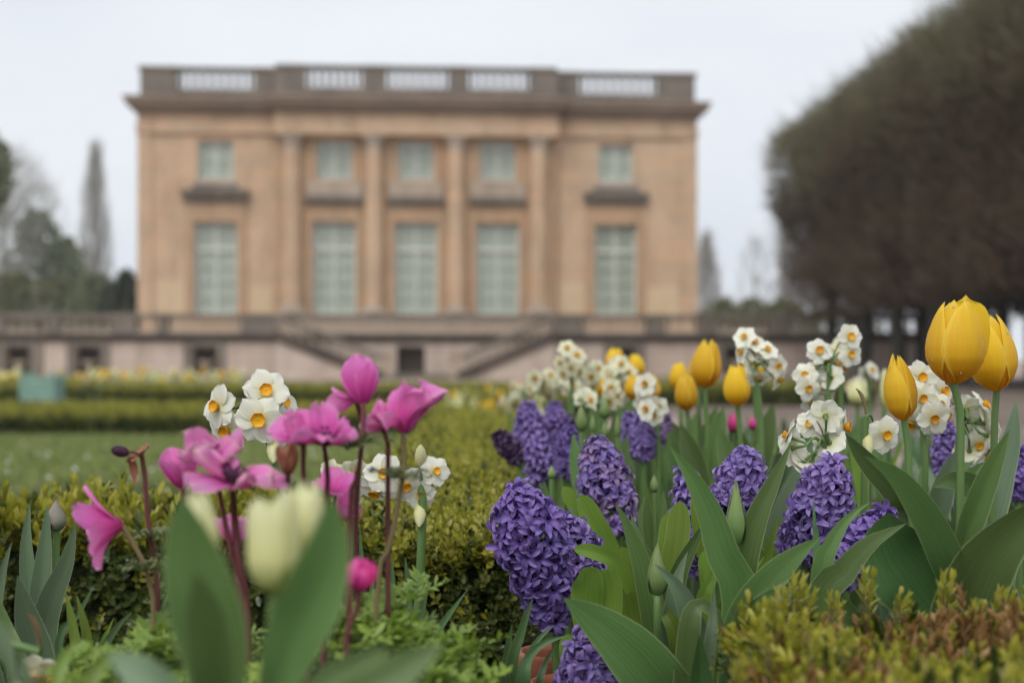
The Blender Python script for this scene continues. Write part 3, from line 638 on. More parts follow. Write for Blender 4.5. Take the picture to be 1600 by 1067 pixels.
def leafy(name, label, x, y, h, w, mat, n, shape, leaf, trunk=True, group=None, z0=.06, spike=False, upward=.4, seed=0, twl=.8):
    """tree of many leaf clumps (or bare twigs) spread through a crown outline: shape gives half-width over height"""
    r = np.random.default_rng(seed + int(abs(x) * 10)); t = thing(name, label, 'tree' if trunk else 'bush', (x, y, 0), group)
    pts, dirs = [], []
    cl = [(r.random(3), .10 + .16 * r.random()) for _ in range(26)]
    while len(pts) < n:
        z = z0 + (1 - z0) * r.random(); a = r.random() * 2 * PI; q = math.sqrt(r.random()); hw = np.interp(z, *shape)
        p = np.array([math.cos(a) * q * hw * w, math.sin(a) * q * hw * w, z * h])
        if not spike:
            f = math.sin(p[0] * 2.1 * 6 / w + seed) + math.sin(p[2] * 13 / h + a * 2) + math.sin(p[1] * 12 / w)
            if f < -0.5 and r.random() < .8: continue
        pts.append(p + r.normal(size=3) * .03 * w); dirs.append(np.array([math.cos(a) * .5, math.sin(a) * .5, upward]) + r.normal(size=3) * (.25 if spike else .8))
    Ms = spikes(pts, dirs, leaf * (.6 + .8 * r.random(n)) * (twl / .8 if spike else 1), leaf * (.035 if spike else .6) * (.7 + .6 * r.random(n)))
    g = Geo()
    if spike: g.inst(SP, Ms, r.random(n))
    else:
        T = Geo(); T.raw([(0, 0, 0), (.5, .1, .5), (0, 0, 1), (-.5, .1, .5)], [(0, 1, 2), (0, 2, 3)]); T.raw([(0, 0, .2), (.1, .5, .6), (.1, 0, 1.1), (.0, -.5, .6)], [(0, 1, 2), (0, 2, 3)]); g.inst(T, Ms, r.random(n))
    for m in pts[:0]: pass
    g.build('crown', mat, None).parent = t
    if trunk:
        g = Geo(); g.tube([(0, 0, -.2), (.1, 0, h * .3), (0, .05, h * .62), (.1, 0, h * .9)], [.022 * h, .017 * h, .010 * h, .003 * h], 8, n=10)
        for k in range(14 if spike else 7):
            a = r.random() * 2 * PI; zz = (.18 + .6 * r.random()) * h; hw = np.interp(zz / h, *shape) * w
            p0 = np.array([0, 0, zz]); p1 = p0 + np.array([math.cos(a) * hw * .8, math.sin(a) * hw * .8, h * (.08 + .12 * upward)])
            g.tube([p0, p0 * .5 + p1 * .5 + np.array([0, 0, -.01 * h]), p1], [.008 * h, .005 * h, .0015 * h], 5, n=5)
        g.build('trunk', MT['bark'] if not spike or mat is MT['twig'] else MT['twig_grey'], None).parent = t
    return t
def at(px, Y): return ((px - CX) / F * Y, Y)
def hgt(py, Y): return CAMZ + (HY - py) / F * Y
POP = ([0, .06, .2, .5, .8, 1], [.1, .55, .9, 1, .6, .03])
CONE = ([0, .05, .3, .7, 1], [.6, 1, .85, .45, .03]); BALLS = ([0, .1, .35, .6, .85, 1], [.3, .7, 1, .95, .6, .1]); BUSH = ([0, .1, .5, .8, 1], [.8, 1, .95, .7, .2])
VASE = ([0, .2, .5, .8, 1], [.1, .2, .75, 1, .5])
x, y = at(148, 150); leafy('poplar_tree', 'tall narrow bare poplar left of the mansion', x, y, hgt(232, 150), 1.9, MT['twig_grey'], 2600, POP, 1.5, spike=True, upward=1.6, seed=3)
x, y = at(150, 152)
x, y = at(58, 105); leafy('evergreen_tree', 'grey green evergreen tree with uneven top at far left', x, y, hgt(335, 105), 3.0, MT['evergreen'], 1700, BALLS, .55, seed=5)
x, y = at(100, 108); leafy('evergreen_tree', 'lower evergreen tree between the bare poplar and the taller evergreen', x, y, hgt(372, 108), 2.4, MT['evergreen'], 1600, BALLS, .5, seed=6)
x, y = at(5, 95); leafy('bare_tree', 'spreading bare grey tree at the left edge', x, y, hgt(238, 95), 3.2, MT['twig_grey'], 1900, VASE, 1.3, spike=True, upward=.9, seed=8)
x, y = at(45, 125); leafy('bare_tree', 'small faint bare tree behind the evergreen', x, y, hgt(290, 125), 3.6, MT['twig_grey'], 900, VASE, 1.5, spike=True, upward=.9, seed=9)
x, y = at(-62, 60); leafy('dark_pine', 'dark pine branches reaching in at the left edge', x, y, hgt(190, 60), 2.2, MT['evergreen'], 2200, ([0, .55, .7, .85, 1], [.05, .2, .85, .95, .3]), .5, seed=11)
for i, (px, Y, py, w, m, lb) in enumerate(((20, 88, 432, 3.2, 'olive', 'broad olive green bush at the left edge behind the terrace wall'), (95, 90, 440, 3.0, 'olive', 'rounded olive green bush under the evergreen tree'), (150, 84, 432, 2.2, 'evergreen', 'dull green bush beneath the bare poplar'), (197, 78, 428, 1.0, 'yew', 'dark clipped yew close to the left corner of the mansion'), (178, 82, 446, 1.2, 'yew', 'small dark yew left of the clipped one by the mansion'))):
    x, y = at(px, Y); leafy('garden_bush', lb, x, y, hgt(py, Y), w, MT[m], 1900, BUSH, .34, trunk=False, seed=20 + i)
x, y = at(1104, 110); leafy('conical_tree', 'pale conical conifer behind the right corner of the mansion', x, y, hgt(372, 110), 2.0, MT['twig_grey'], 2600, CONE, 1.0, spike=True, upward=1.3, seed=31)  # conifer drawn as pale bare twigs, lightened against its own self-shading
x, y = at(1180, 120); leafy('bare_tree', 'bare round tree between the pale conical tree and the lime row', x, y, hgt(375, 120), 1.9, MT['twig_grey'], 420, BALLS, 1.2, spike=True, upward=.9, seed=33)
x, y = at(1222, 112); leafy('bare_tree', 'thin bare tree touching the far end of the lime row', x, y, hgt(350, 112), 1.3, MT['twig_grey'], 260, VASE, 1.2, spike=True, upward=1.2, seed=34)
for i, (px, w) in enumerate(((1130, 2.4), (1178, 2.4), (1226, 2.6), (1300, 4.0))):
    x, y = at(px, 100); leafy('garden_bush', ['low olive bush at the foot of the pale conical tree', 'low olive bush under the bare round tree', 'low olive bush by the far end of the lime row', 'broad olive bush seen between the lime trunks'][i], x, y, hgt(472 if i < 3 else 486, 100), w, MT['olive'], 1100, BUSH, .4, trunk=False, seed=40 + i)
# a beech hedge closing the view under the lime crowns
g = Geo(); n = 9000; pts = np.stack([-1 + 26 * rng.random(n), 50.5 + .8 * rng.random(n), 2.6 * rng.random(n)], 1)

# ------------------------------------------------------------------ box hedges
def sprig(pairs, mat_tip, L=.013, w=.0072):
    """upright shoot: pairs of small oval leaves up a twig"""
    g = Geo(); step = .0072
    lf = Geo(); lf.raw([(0, 0, 0), (.5, .38, .10), (.42, .72, .10), (0, 1, .03), (-.42, .72, .10), (-.5, .38, .10), (0, .5, 0)], [(0, 1, 6), (1, 2, 6), (2, 3, 6), (3, 4, 6), (4, 5, 6), (5, 0, 6)])
    Ms = []
    for k in range(pairs):
        t = k / max(1, pairs - 1); el = .25 + 1.0 * t; sc = (1.0 - .45 * t)
        for s in (0, PI):
            a = k * PI / 2 + s + .15 * rng.normal(); y = np.array([math.cos(a) * math.cos(el), math.sin(a) * math.cos(el), math.sin(el)]); z = np.array([-math.cos(a) * math.sin(el), -math.sin(a) * math.sin(el), math.cos(el)])
            x = np.cross(y, z); m = np.eye(4); m[:3, 0] = x * w * sc; m[:3, 1] = y * L * sc; m[:3, 2] = z * L * sc; m[:3, 3] = (0, 0, k * step); Ms.append(m)
    g.inst(lf, Ms, np.tile(rng.random(len(Ms)) * .5, 1)); return g.join()
def sprig_up(pairs):
    g = Geo(); lf = Geo(); lf.raw([(0, 0, 0), (.5, .4, .08), (.36, .75, .10), (0, 1, .05), (-.36, .75, .10), (-.5, .4, .08), (0, .5, 0)], [(0, 1, 6), (1, 2, 6), (2, 3, 6), (3, 4, 6), (4, 5, 6), (5, 0, 6)]); Ms = []
    for k in range(pairs):
        t = k / (pairs - 1)
        for s_ in (0, PI):
            a = k * PI / 2 + s_ + .2 * rng.normal(); el = .75 + .6 * t + .12 * rng.normal(); y = np.array([math.cos(a) * math.cos(el), math.sin(a) * math.cos(el), math.sin(el)]); z = np.array([-math.cos(a) * math.sin(el), -math.sin(a) * math.sin(el), math.cos(el)]); m = np.eye(4)
            m[:3, 0] = np.cross(y, z) * .0068; m[:3, 1] = y * .0165; m[:3, 2] = z * .0165; m[:3, 3] = (0, 0, k * .0052); Ms.append(m)
    g.inst(lf, Ms, rng.random(len(Ms)) * .5); return g.join()
SPRIGS = [sprig(4, 0), sprig(5, 0), sprig(3, 0), sprig(6, 0), sprig_up(4), sprig_up(5), sprig_up(6)]
UP = False
def hedge(name, label, x0, x1, y0, y1, z0, z1, dens, faces, scale=1.0, bronze=0.0, parts=0, group=None, fade=None, jit=.014, upright=False):
    loc = ((x0 + x1) / 2, (y0 + y1) / 2, z0); t = thing(name, label, 'hedge', loc, group)
    c = .022 * scale; g = Geo(); nx, ny, nz = max(2, int((x1 - x0) / .05)), max(2, int((y1 - y0) / .05)), 5
    g.box(x0 + c, x1 - c, y0 + c, y1 - c, z0 - .02, z1 - c * 1.2); g.build('dark_core', MT['box_core'], t, smooth=False)  # solid dark box, interior shade put into its colour
    items = []
    for fc in faces:
        if fc == 'top': A, n3 = (x1 - x0) * (y1 - y0), (0, 0, 1)
        elif fc in 'fb': A, n3 = (x1 - x0) * (z1 - z0), (0, -1 if fc == 'f' else 1, 0)
        else: A, n3 = (y1 - y0) * (z1 - z0), (-1 if fc == 'l' else 1, 0, 0)
        n = int(A * dens)
        for i in range(n):
            a, b = rng.random(), rng.random()
            if fade and fc in ('top', 'l', 'r') : b = b ** fade
            X, Yv, Zv = x0 + a * (x1 - x0), y0 + b * (y1 - y0), z1
            if fc in 'fb': Yv = y0 if fc == 'f' else y1; Zv = z0 + rng.random() * (z1 - z0)
            if fc in 'lr': X = x0 if fc == 'l' else x1; Zv = z0 + rng.random() * (z1 - z0)
            lump = .010 * math.sin(X * 31 + Yv * 17) + .009 * math.sin(Yv * 43 - X * 23) + .006 * math.sin(Zv * 60 + X * 37)
            nn = np.array(n3, float); dp = (lump + rng.normal() * jit * .5 - .014) * scale
            p = np.array([X, Yv, Zv]) + nn * dp
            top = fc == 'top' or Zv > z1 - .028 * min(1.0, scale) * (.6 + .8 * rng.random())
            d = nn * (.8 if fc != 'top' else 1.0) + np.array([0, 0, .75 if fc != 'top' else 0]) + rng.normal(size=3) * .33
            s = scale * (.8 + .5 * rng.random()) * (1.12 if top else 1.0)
            mi = 1 if top and rng.random() < .80 else 0  # tops get mostly young shoots, partly for the light that falls there
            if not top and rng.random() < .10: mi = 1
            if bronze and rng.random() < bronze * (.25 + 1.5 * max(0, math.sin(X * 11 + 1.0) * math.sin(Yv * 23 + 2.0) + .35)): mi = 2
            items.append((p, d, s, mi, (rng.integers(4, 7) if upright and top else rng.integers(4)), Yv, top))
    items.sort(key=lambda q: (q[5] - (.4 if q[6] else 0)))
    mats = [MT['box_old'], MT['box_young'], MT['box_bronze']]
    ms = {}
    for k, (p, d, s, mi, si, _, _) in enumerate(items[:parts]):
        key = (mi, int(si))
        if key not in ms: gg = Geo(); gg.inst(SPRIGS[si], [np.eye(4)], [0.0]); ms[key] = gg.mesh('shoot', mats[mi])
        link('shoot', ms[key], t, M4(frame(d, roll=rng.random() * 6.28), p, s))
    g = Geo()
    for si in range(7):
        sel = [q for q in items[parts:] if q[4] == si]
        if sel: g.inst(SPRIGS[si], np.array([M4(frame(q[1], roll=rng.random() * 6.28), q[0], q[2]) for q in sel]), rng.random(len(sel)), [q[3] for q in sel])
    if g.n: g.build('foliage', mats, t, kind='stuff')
    return t
HT = CAMZ - .200
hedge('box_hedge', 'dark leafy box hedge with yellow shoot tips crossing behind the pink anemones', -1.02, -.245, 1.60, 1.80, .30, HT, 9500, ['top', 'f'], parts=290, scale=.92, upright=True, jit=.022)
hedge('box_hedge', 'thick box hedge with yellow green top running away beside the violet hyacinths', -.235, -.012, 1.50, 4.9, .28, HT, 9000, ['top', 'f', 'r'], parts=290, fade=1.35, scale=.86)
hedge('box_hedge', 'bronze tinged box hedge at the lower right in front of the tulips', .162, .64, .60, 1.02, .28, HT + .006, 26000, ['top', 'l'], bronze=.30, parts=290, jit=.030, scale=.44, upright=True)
g_far = 'far box hedges across the parterre'
hedge('box_hedge', 'low dark box hedge along the far edge of the lawn', -6.4, -.72, 13.9, 16.0, -.02, .185, 1300, ['top', 'f', 'r'], scale=2.0)
hedge('box_hedge', 'second low hedge beyond the planter with yellow flowers behind', -6.9, -.05, 23.6, 25.0, -.02, .20, 900, ['top', 'f', 'r'], scale=2.8)
hedge('box_hedge', 'short low hedge left of the turquoise planter far across the garden', -10.5, -7.3, 23.9, 25.2, -.02, .22, 420, ['top', 'f', 'r'], scale=4.2)
hedge('box_hedge', 'low hedge behind the right flower bed in front of the lime trunks', 1.3, 5.6, 22.0, 23.0, -.02, .28, 900, ['top', 'f', 'l', 'r'], scale=2.6)

# ------------------------------------------------------------------ planter box
x, y = at(66, 21.8)
pl = thing('planter_box', 'pale turquoise square wooden garden planter beyond the lawn hedge', 'planter', (x, y, 0)); px0, px1 = x - .235, x + .235; py0, py1 = y - .235, y + .235
for a in (px0, px1):
    for b in (py0, py1):
        g = Geo(); g.box(a - .03, a + .03, b - .03, b + .03, 0, .50); g.build('corner_post', MT['planter'], pl, smooth=False)
        g = Geo(); g.ball((a, b, .535), .032); g.build('finial', MT['planter'], pl)
for k in range(4):
    g = Geo(); z0 = .05 + k * .103; g.box(px0 + .03, px1 - .03, py0 - .012, py0 + .012, z0, z0 + .098); g.box(px0 - .012, px0 + .012, py0 + .03, py1 - .03, z0, z0 + .098); g.box(px1 - .012, px1 + .012, py0 + .03, py1 - .03, z0, z0 + .098); g.build('plank', MT['planter'], pl, smooth=False)
g = Geo(); g.box(px0 + .012, px1 - .012, py0 + .012, py1 - .012, .05, .42); g.build('soil', MT['soil'], pl, smooth=False)
tr = thing('small_tree', 'thin bare stemmed little tree growing in the turquoise planter', 'tree', (x, y, .42))
g = Geo(); g.tube([(x, y, .40), (x + .01, y, .8), (x - .01, y, 1.25)], [.02, .016, .012], 7, n=8); g.build('trunk', MT['woody'], tr)
g = Geo(); pts, ds = [], []
for k in range(160):
    p = rng.normal(size=3) * np.array([.14, .14, .17]); pts.append(np.array([x, y, 1.42]) + p); ds.append(p + np.array([0, 0, .1]) + rng.normal(size=3) * .1)
g.inst(SP, spikes(pts, ds, .10 + .12 * rng.random(160), .006 + .004 * rng.random(160))); g.build('crown', MT['twig_grey'], tr)
# ------------------------------------------------------------------ flower builders
CAM = np.array([0, 0, CAMZ])
TUL_W = ([0, .12, .3, .5, .7, .85, .94, 1], [.42, .62, .88, 1, .84, .52, .24, .0])
STR_W = ([0, .25, .55, .8, .9, .96, 1], [.62, .85, 1, .95, .78, .5, .05])
GRS_W = ([0, .3, .7, .9, 1], [.85, 1, .85, .5, .05])
def leaf(parent, spine, width, mat, prof=TUL_W, fold=.62, tw=(0, 0), wave=.06, curl=0.0, n=22, name='leaf', label=None, face=None):
    """spine given tip first; width in metres; tw = twist in degrees at base and tip; the blade starts out facing the viewer"""
    p = spline(np.asarray(spine)[::-1], n); T = np.gradient(p, axis=0); m = 9; A = np.zeros((n, m, 3))
    vs = np.linspace(-1, 1, m); ph = random.random() * 6
    for i in range(n):
        t = i / (n - 1); d = unit(T[i]); view = unit((CAM if face is None else np.asarray(face)) - p[i])
        s = np.cross(d, view); s = unit(s) if np.linalg.norm(s) > .05 else np.array([1., 0, 0]); nn = np.cross(s, d)
        if nn @ view < 0: nn = -nn
        a = rad(tw[0] + (tw[1] - tw[0]) * t); s2 = s * math.cos(a) + nn * math.sin(a); n2 = np.cross(s2, d); n2 = n2 if n2 @ nn > 0 else -n2
        w = width / 2 * max(.0, np.interp(t, *prof)); f = fold * (1 - .55 * t)
        for j, v in enumerate(vs):
            h = f * w * (abs(v) ** 1.2) + wave * width * math.sin(t * 9 + ph + (1.3 if v > 0 else 0)) * v * v * math.sin(PI * t) + curl * w * v * t
            A[i, j] = p[i] + s2 * v * w * math.sqrt(max(.05, 1 - (f * .6) ** 2)) + n2 * h
    g = Geo(); g.grid(A); return g.build(name, mat, parent, **({'label': label} if label else {}))

def stem(parent, pts, r0, r1, mat, n=14, seg=9, name='stem'):
    g = Geo(); g.tube(pts, [r0, r1], seg, n=n); return g.build(name, mat, parent)

def drops_on(parent, grids, n, r=(.0003, .0010), seed=0):
    q = np.random.default_rng(seed); g = Geo(); T = Geo(); T.ball((0, 0, 0), 1, 5, 7); Ms = []
    for _ in range(n):
        A = grids[q.integers(len(grids))]; i, j = q.integers(1, A.shape[0] - 1), q.integers(0, A.shape[1] - 1); f = q.random()
        c = A[i, j] * (1 - f) + A[i, j + 1] * f; o = unit(c - grids[0].reshape(-1, 3).mean(0)); R = r[0] + (r[1] - r[0]) * q.random() ** 3
        Ms.append(M4(np.eye(3), c + o * R * .5, R))
    g.inst(T, Ms); return g.build('water_drops', MT['drop'], parent, kind='stuff')

def tulip_head(parent, base, axis, Hh, R, mat, openn=0.0, rag=0.0, seed=0, n=16, m=9, prof=None, lean=None, stick=None):
    q = np.random.default_rng(seed); Rm = frame(axis, roll=q.random() * 6); out = []
    pt, pr = prof or ([0, .05, .15, .3, .45, .6, .8, .92, 1.0], [.16, .44, .76, .97, 1.0, .94, .76, .60, .42])
    a0 = q.random() * 6.28 if lean is None else lean
    for k in range(6):
        outer = k < 3; ph = a0 + (k % 3) * 2 * PI / 3 + (0 if outer else PI / 3) + q.normal() * .06
        hs = Hh * (1.0 + q.normal() * .025 + (0 if outer else .02)); op = openn + rag * q.random(); A = np.zeros((n, m, 3))
        if stick is not None and k == stick: op += .75; hs *= 1.10
        for i in range(n):
            t = i / (n - 1); r = R * np.interp(t, pt, pr) * (1.06 if outer else .91) + R * op * t * t * .9
            wa = rad(61 if outer else 66) * np.interp(t, [0, .08, .2, .38, .6, .8, .9, .96, 1], [.4, .62, .86, 1, .95, .80, .62, .42, 0])
            for j in range(m):
                v = -1 + 2 * j / (m - 1); a = ph + v * wa
                rr = r * (1 + .05 * (1 - abs(v)) * math.sin(PI * t) - (.05 * v * v if not outer else -.06 * v * v))
                A[i, j] = (rr * math.cos(a), rr * math.sin(a), hs * t * (1 - .06 * v * v * t) + Hh * .012 * math.sin(5 * v + k) * t)
        W = A @ Rm.T + base; g = Geo(); g.grid(W); g.build('petal', mat, parent); out.append(W)
    return out

def petal_geo(L, W, a0, a1, n=9, m=7, cup=.15, ruffle=0.0, prof=None, seed=0, mat=0, base_off=0.0, z0=0.0):
    q = np.random.default_rng(seed); A = np.zeros((n, m, 3)); p = np.array([base_off, z0]); ph = q.random() * 6
    pt, pw = prof or ([0, .15, .4, .7, .9, 1], [.28, .55, .92, 1, .74, .28])
    for i in range(n):
        t = i / (n - 1); a = a0 + (a1 - a0) * t; nx = np.array([-math.cos(a), math.sin(a)]); w = W / 2 * np.interp(t, pt, pw)
        for j in range(m):
            v = -1 + 2 * j / (m - 1); h = cup * w * v * v + ruffle * L * t * math.sin(v * 4 + ph + 3 * t) + ruffle * L * .6 * t * t * math.sin(v * 9 + ph * 2)
            e = -.10 * L * v * v * t * (1 if t > .6 else 0) * (t - .6)
            A[i, j] = (v * w, p[0] + nx[0] * h + math.sin(a) * e, p[1] + nx[1] * h + math.cos(a) * e)
        p = p + np.array([math.sin(a), math.cos(a)]) * L / (n - 1)
    g = Geo(); g.grid(A, mat); return g
def rotz(a): return np.array([[math.cos(a), -math.sin(a), 0], [math.sin(a), math.cos(a), 0], [0, 0, 1]])

# --- hyacinth: every floret an object sharing one of a few meshes
def floret_mesh(mat, seed, sc=1.0):
    q = np.random.default_rng(seed); g = Geo()
    g.lathe([(.0016, -.010), (.0026, -.004), (.0030, .001), (.0024, .004)], 7)
    for k in range(6):
        pg = petal_geo(.0160, .0062, rad(20 + 16 * q.random()), rad(112 + 85 * q.random()), 8, 5, .6, .04, ([0, .2, .55, .85, 1], [.8, .9, 1, .72, .12]), seed * 10 + k, base_off=.0016, z0=.0)
        g.inst(pg, [M4(rotz(k * PI / 3 + q.normal() * .12), (0, 0, 0))], [q.random() * .3])
    return g
FLO = {}
def florets(matname):
    if matname not in FLO: FLO[matname] = [floret_mesh(None, s).mesh('floret', MT[matname]) for s in (1, 2, 3, 4)]
    return FLO[matname]
def hyacinth(label, top, bot, base, rad_px, d, n, matname='purple', leaves=(), seed=0, group='violet hyacinths in the bed', alt=None, fs=1.0, loose=0.0, sil=None):
    q = np.random.default_rng(seed); A, B = P(*top), P(*bot); ax = A - B; Ln = np.linalg.norm(ax); R = rad_px / F * d * .90
    loc = (base[0], base[1], SOIL); t = thing('hyacinth', label, 'hyacinth', loc, group); OFF[t.name] = np.array(loc)
    stem(t, [np.array(loc), B * .8 + np.array(loc) * .2 + [0, 0, 0], B, A - ax * .04], .0062, .0045, MT['stem'], n=12)
    fm = florets(matname); am = florets(alt) if alt else fm; Rm = frame(ax); zz = unit(ax); ga = 2.39996
    fs = fs * .88; n = int(n * 1.25); fl = .0135 * fs
    for i in range(n):
        f = (i + .5) / n; s = f ** .92; r = np.interp(s, sil[0], sil[1]) if sil else np.interp(s, [0, .08, .25, .6, .82, .94, 1], [.70, .92, 1.0, .96, .80, .52, .12])
        a = i * ga + q.normal() * .12; dirn = Rm[:, 0] * math.cos(a) + Rm[:, 1] * math.sin(a)
        tilt = np.interp(s, [0, .3, .8, 1], [-.35, .0, .6, 2.2]) + q.normal() * .22
        nd_ = unit(dirn + zz * tilt + q.normal(size=3) * .38); k = max(.0, R * r - fl * .80) * (1 + loose * q.random()) + q.normal() * .0016
        p = B + ax * (s * .97) + dirn * k
        mm = (am if alt and q.random() < .45 else fm)[q.integers(4)]
        link('floret', mm, t, M4(frame(nd_, roll=q.random() * 6.28), p, fs * (.82 + .36 * q.random())))
    return t

# --- narcissus
NT = {}
def narc_parts():
    pr = ([0, .12, .35, .6, .85, .95, 1], [.45, .72, 1, .98, .66, .34, .08])
    for c in ('white', 'creamwhite'):
        NT[c] = [petal_geo(.0185, .0178, rad(78 + 8 * k), rad(96 + 6 * k), 8, 7, .10 * (-1) ** k, .035, pr, 50 + k, base_off=.0018).mesh('petal', MT[c]) for k in range(4)]
        g = Geo(); g.lathe([(.0013, -.018), (.0016, -.012), (.0019, -.004), (.0032, .0004)], 8); NT['tube_' + c] = g.mesh('flower', MT['stem'])
    g = Geo(); a = np.linspace(0, 2 * PI, 19); A = []
    for r, z in ((.0012, .0008), (.0030, .0012), (.0044, .0038), (.0050, .0062), (.0053, .0066), (.0046, .0052), (.0026, .0042), (.0004, .0046)):
        A.append([(r * (1 + .07 * math.sin(6 * t) * (z > .003)) * math.cos(t), r * (1 + .07 * math.sin(6 * t) * (z > .003)) * math.sin(t), z + .0004 * math.sin(9 * t) * (z > .003)) for t in a])
    g.grid(np.array(A)); NT['corona'] = g.mesh('corona', MT['corona'])
    g = Geo()
    for k in range(6): g.inst(petal_geo(.0185, .0172, rad(80), rad(98), 5, 5, .1, .03, pr, 70 + k, base_off=.0018), [M4(rotz(k * PI / 3 + (.06 if k % 2 else -.05)), (0, 0, .0006 * (k % 2)))], [random.random() * .4])
    g.lathe([(.0032, .001), (.0048, .005), (.0052, .0066), (.003, .003)], 9, mat=1); g.lathe([(.0013, -.018), (.0018, -.006), (.003, .0005)], 6, mat=2)
    NT['far'] = g.mesh('flower', [MT['creamwhite'], MT['corona'], MT['stem']])
    NT['farw'] = NT['far'].copy(); NT['farw'].materials[0] = MT['white']
    g = Geo(); g.lathe([(.0012, -.012), (.003, -.006), (.0052, 0), (.0058, .006), (.0042, .013), (.001, .018)], 9); NT['bud'] = g.mesh('bud', MT['cream'])
narc_parts()
def narcissus(label, node, flowers, stem_pts, d, col_='white', sc=1.0, buds=(), group='white narcissi with orange cups', far=False, base=None, srad=.0030, spathe=True):
    """flowers: (px, py, yaw, pitch[, depth shift[, size]]); yaw 0 looks at the viewer, + turns to the right of the picture, pitch + looks up"""
    nd_ = P(*node, d); b = np.array([base[0], base[1], SOIL]) if base is not None else np.array([P(*stem_pts[-1], d)[0], d, SOIL])
    t = thing('narcissus', label, 'narcissus', b, group)
    stem(t, [b] + [P(*s, d) for s in stem_pts[::-1]] + [nd_], srad * 1.3, srad, MT['stem'])
    for f in flowers:
        px, py, yw, pt = f[:4]; dd = d + (f[4] if len(f) > 4 else 0); s = sc * (f[5] if len(f) > 5 else 1.0)
        c = P(px, py, dd); y, p = rad(yw), rad(pt); dr = np.array([math.sin(y) * math.cos(p), -math.cos(y) * math.cos(p), math.sin(p)])
        Rm = frame(dr, roll=random.random() * 6.28); bk = c - dr * .018 * s
        mid = (bk + nd_) / 2 + np.array([0, .0, .008]); g = Geo(); g.tube([nd_, mid, bk - dr * .003, bk], [.0013 * s, .0012 * s, .0015 * s], 6, n=9); g.build('flower_stalk', MT['stem'], t)
        if far: link('flower', NT['far' if col_ == 'creamwhite' else 'farw'], t, M4(Rm, c, s)); continue
        fo = link('flower', NT['tube_' + col_], t, M4(Rm, c, s))
        for k in range(6):
            link('petal', NT[col_][random.randrange(4)], fo, M4(rotz(k * PI / 3 + random.gauss(0, .07)) @ np.diag([1, 1, 1]), (0, 0, .0007 * (k % 2))))
        link('corona', NT['corona'], fo, M4(rotz(random.random() * 6), (0, 0, 0), .86 + .22 * random.random()))
    for px, py, yw, pt in buds:
        c = P(px, py, d); y, p = rad(yw), rad(pt); dr = np.array([math.sin(y) * math.cos(p), -math.cos(y) * math.cos(p), math.sin(p)])
        g = Geo(); g.tube([nd_, (nd_ + c) / 2 + [0, 0, .005], c - dr * .010], [.0012, .0010], 6, n=7); g.build('flower_stalk', MT['stem'], t)
        link('bud', NT['bud'], t, M4(frame(dr), c, sc))
    if spathe:
        g = Geo(); g.grid(petal_geo(.028, .010, rad(8), rad(35), 8, 5, .5, .0).v[0].reshape(8, 5, 3) @ rotz(1.0 + random.random()).T + nd_); g.build('spathe', MT['stem_olive'], t)
    return t

# --- anemone
def anemone(label, C, axis, openA, tipA, size, npet, stem_pts, matname='pink', seed=0, eye=True, mat_stem='stem_red', W=.80, group='magenta anemones in the front border', bract=None, cuts=(), two=True, sr=.0017, ruffle=.05, chaos=1.0):
    q = np.random.default_rng(seed); b = np.array([stem_pts[-1][0], stem_pts[-1][1], SOIL]) if len(stem_pts[-1]) == 2 else stem_pts[-1]
    pts = [s for s in stem_pts if len(s) == 3]; t = thing('anemone', label, 'anemone', (pts[-1][0], pts[-1][1], SOIL), group)
    base = np.array([pts[-1][0] * 1.0, pts[-1][1], SOIL]); stem(t, [base] + [np.asarray(p, float) for p in pts[::-1]] + [C], sr * 1.25, sr, MT[mat_stem], n=22)
    Rm = frame(axis, roll=q.random() * 6)
    for k in range(npet):
        if k in cuts: continue
        inner = two and k % 2; a0 = rad(openA * (.75 if inner else 1) + q.normal() * 7 * chaos); a1 = rad(tipA * (.8 if inner else 1) + q.normal() * 16 * chaos); L = size * (.98 + .11 * chaos * q.normal())
        pg = petal_geo(L, L * W * (.85 + .25 * q.random()), a0, a1, 11, 9, .16 + .1 * q.random(), ruffle * (.5 + q.random()), None, seed * 20 + k, base_off=.0015)
        V = pg.v[0].reshape(11, 9, 3) @ rotz(k * 2 * PI / npet + q.normal() * .12).T @ Rm.T + C
        g = Geo(); g.grid(V); g.build('petal', MT[matname], t)
    if eye:
        g = Geo(); T = Geo(); T.ball((0, 0, 0), 1, 4, 5)
        g.ball(C + Rm[:, 2] * .004, .0046, 8, 12); Ms = []
        for i in range(46):
            a = q.random() * 6.28; r = .0055 + .003 * q.random(); z = .004 + .005 * q.random(); Ms.append(M4(np.eye(3), C + Rm @ np.array([r * math.cos(a), r * math.sin(a), z]), .00095))
        g.inst(T, Ms); g.build('flower_centre', MT['anem_eye'], t)
    if bract is not None:
        for i in range(7):
            a = i * 6.28 / 7; s = .016 + .008 * q.random(); d0 = np.array([math.cos(a), math.sin(a), .25 + .3 * q.random()])
            frond(t, bract, d0, s, 'anem_bract', 'bract', q)
    return t
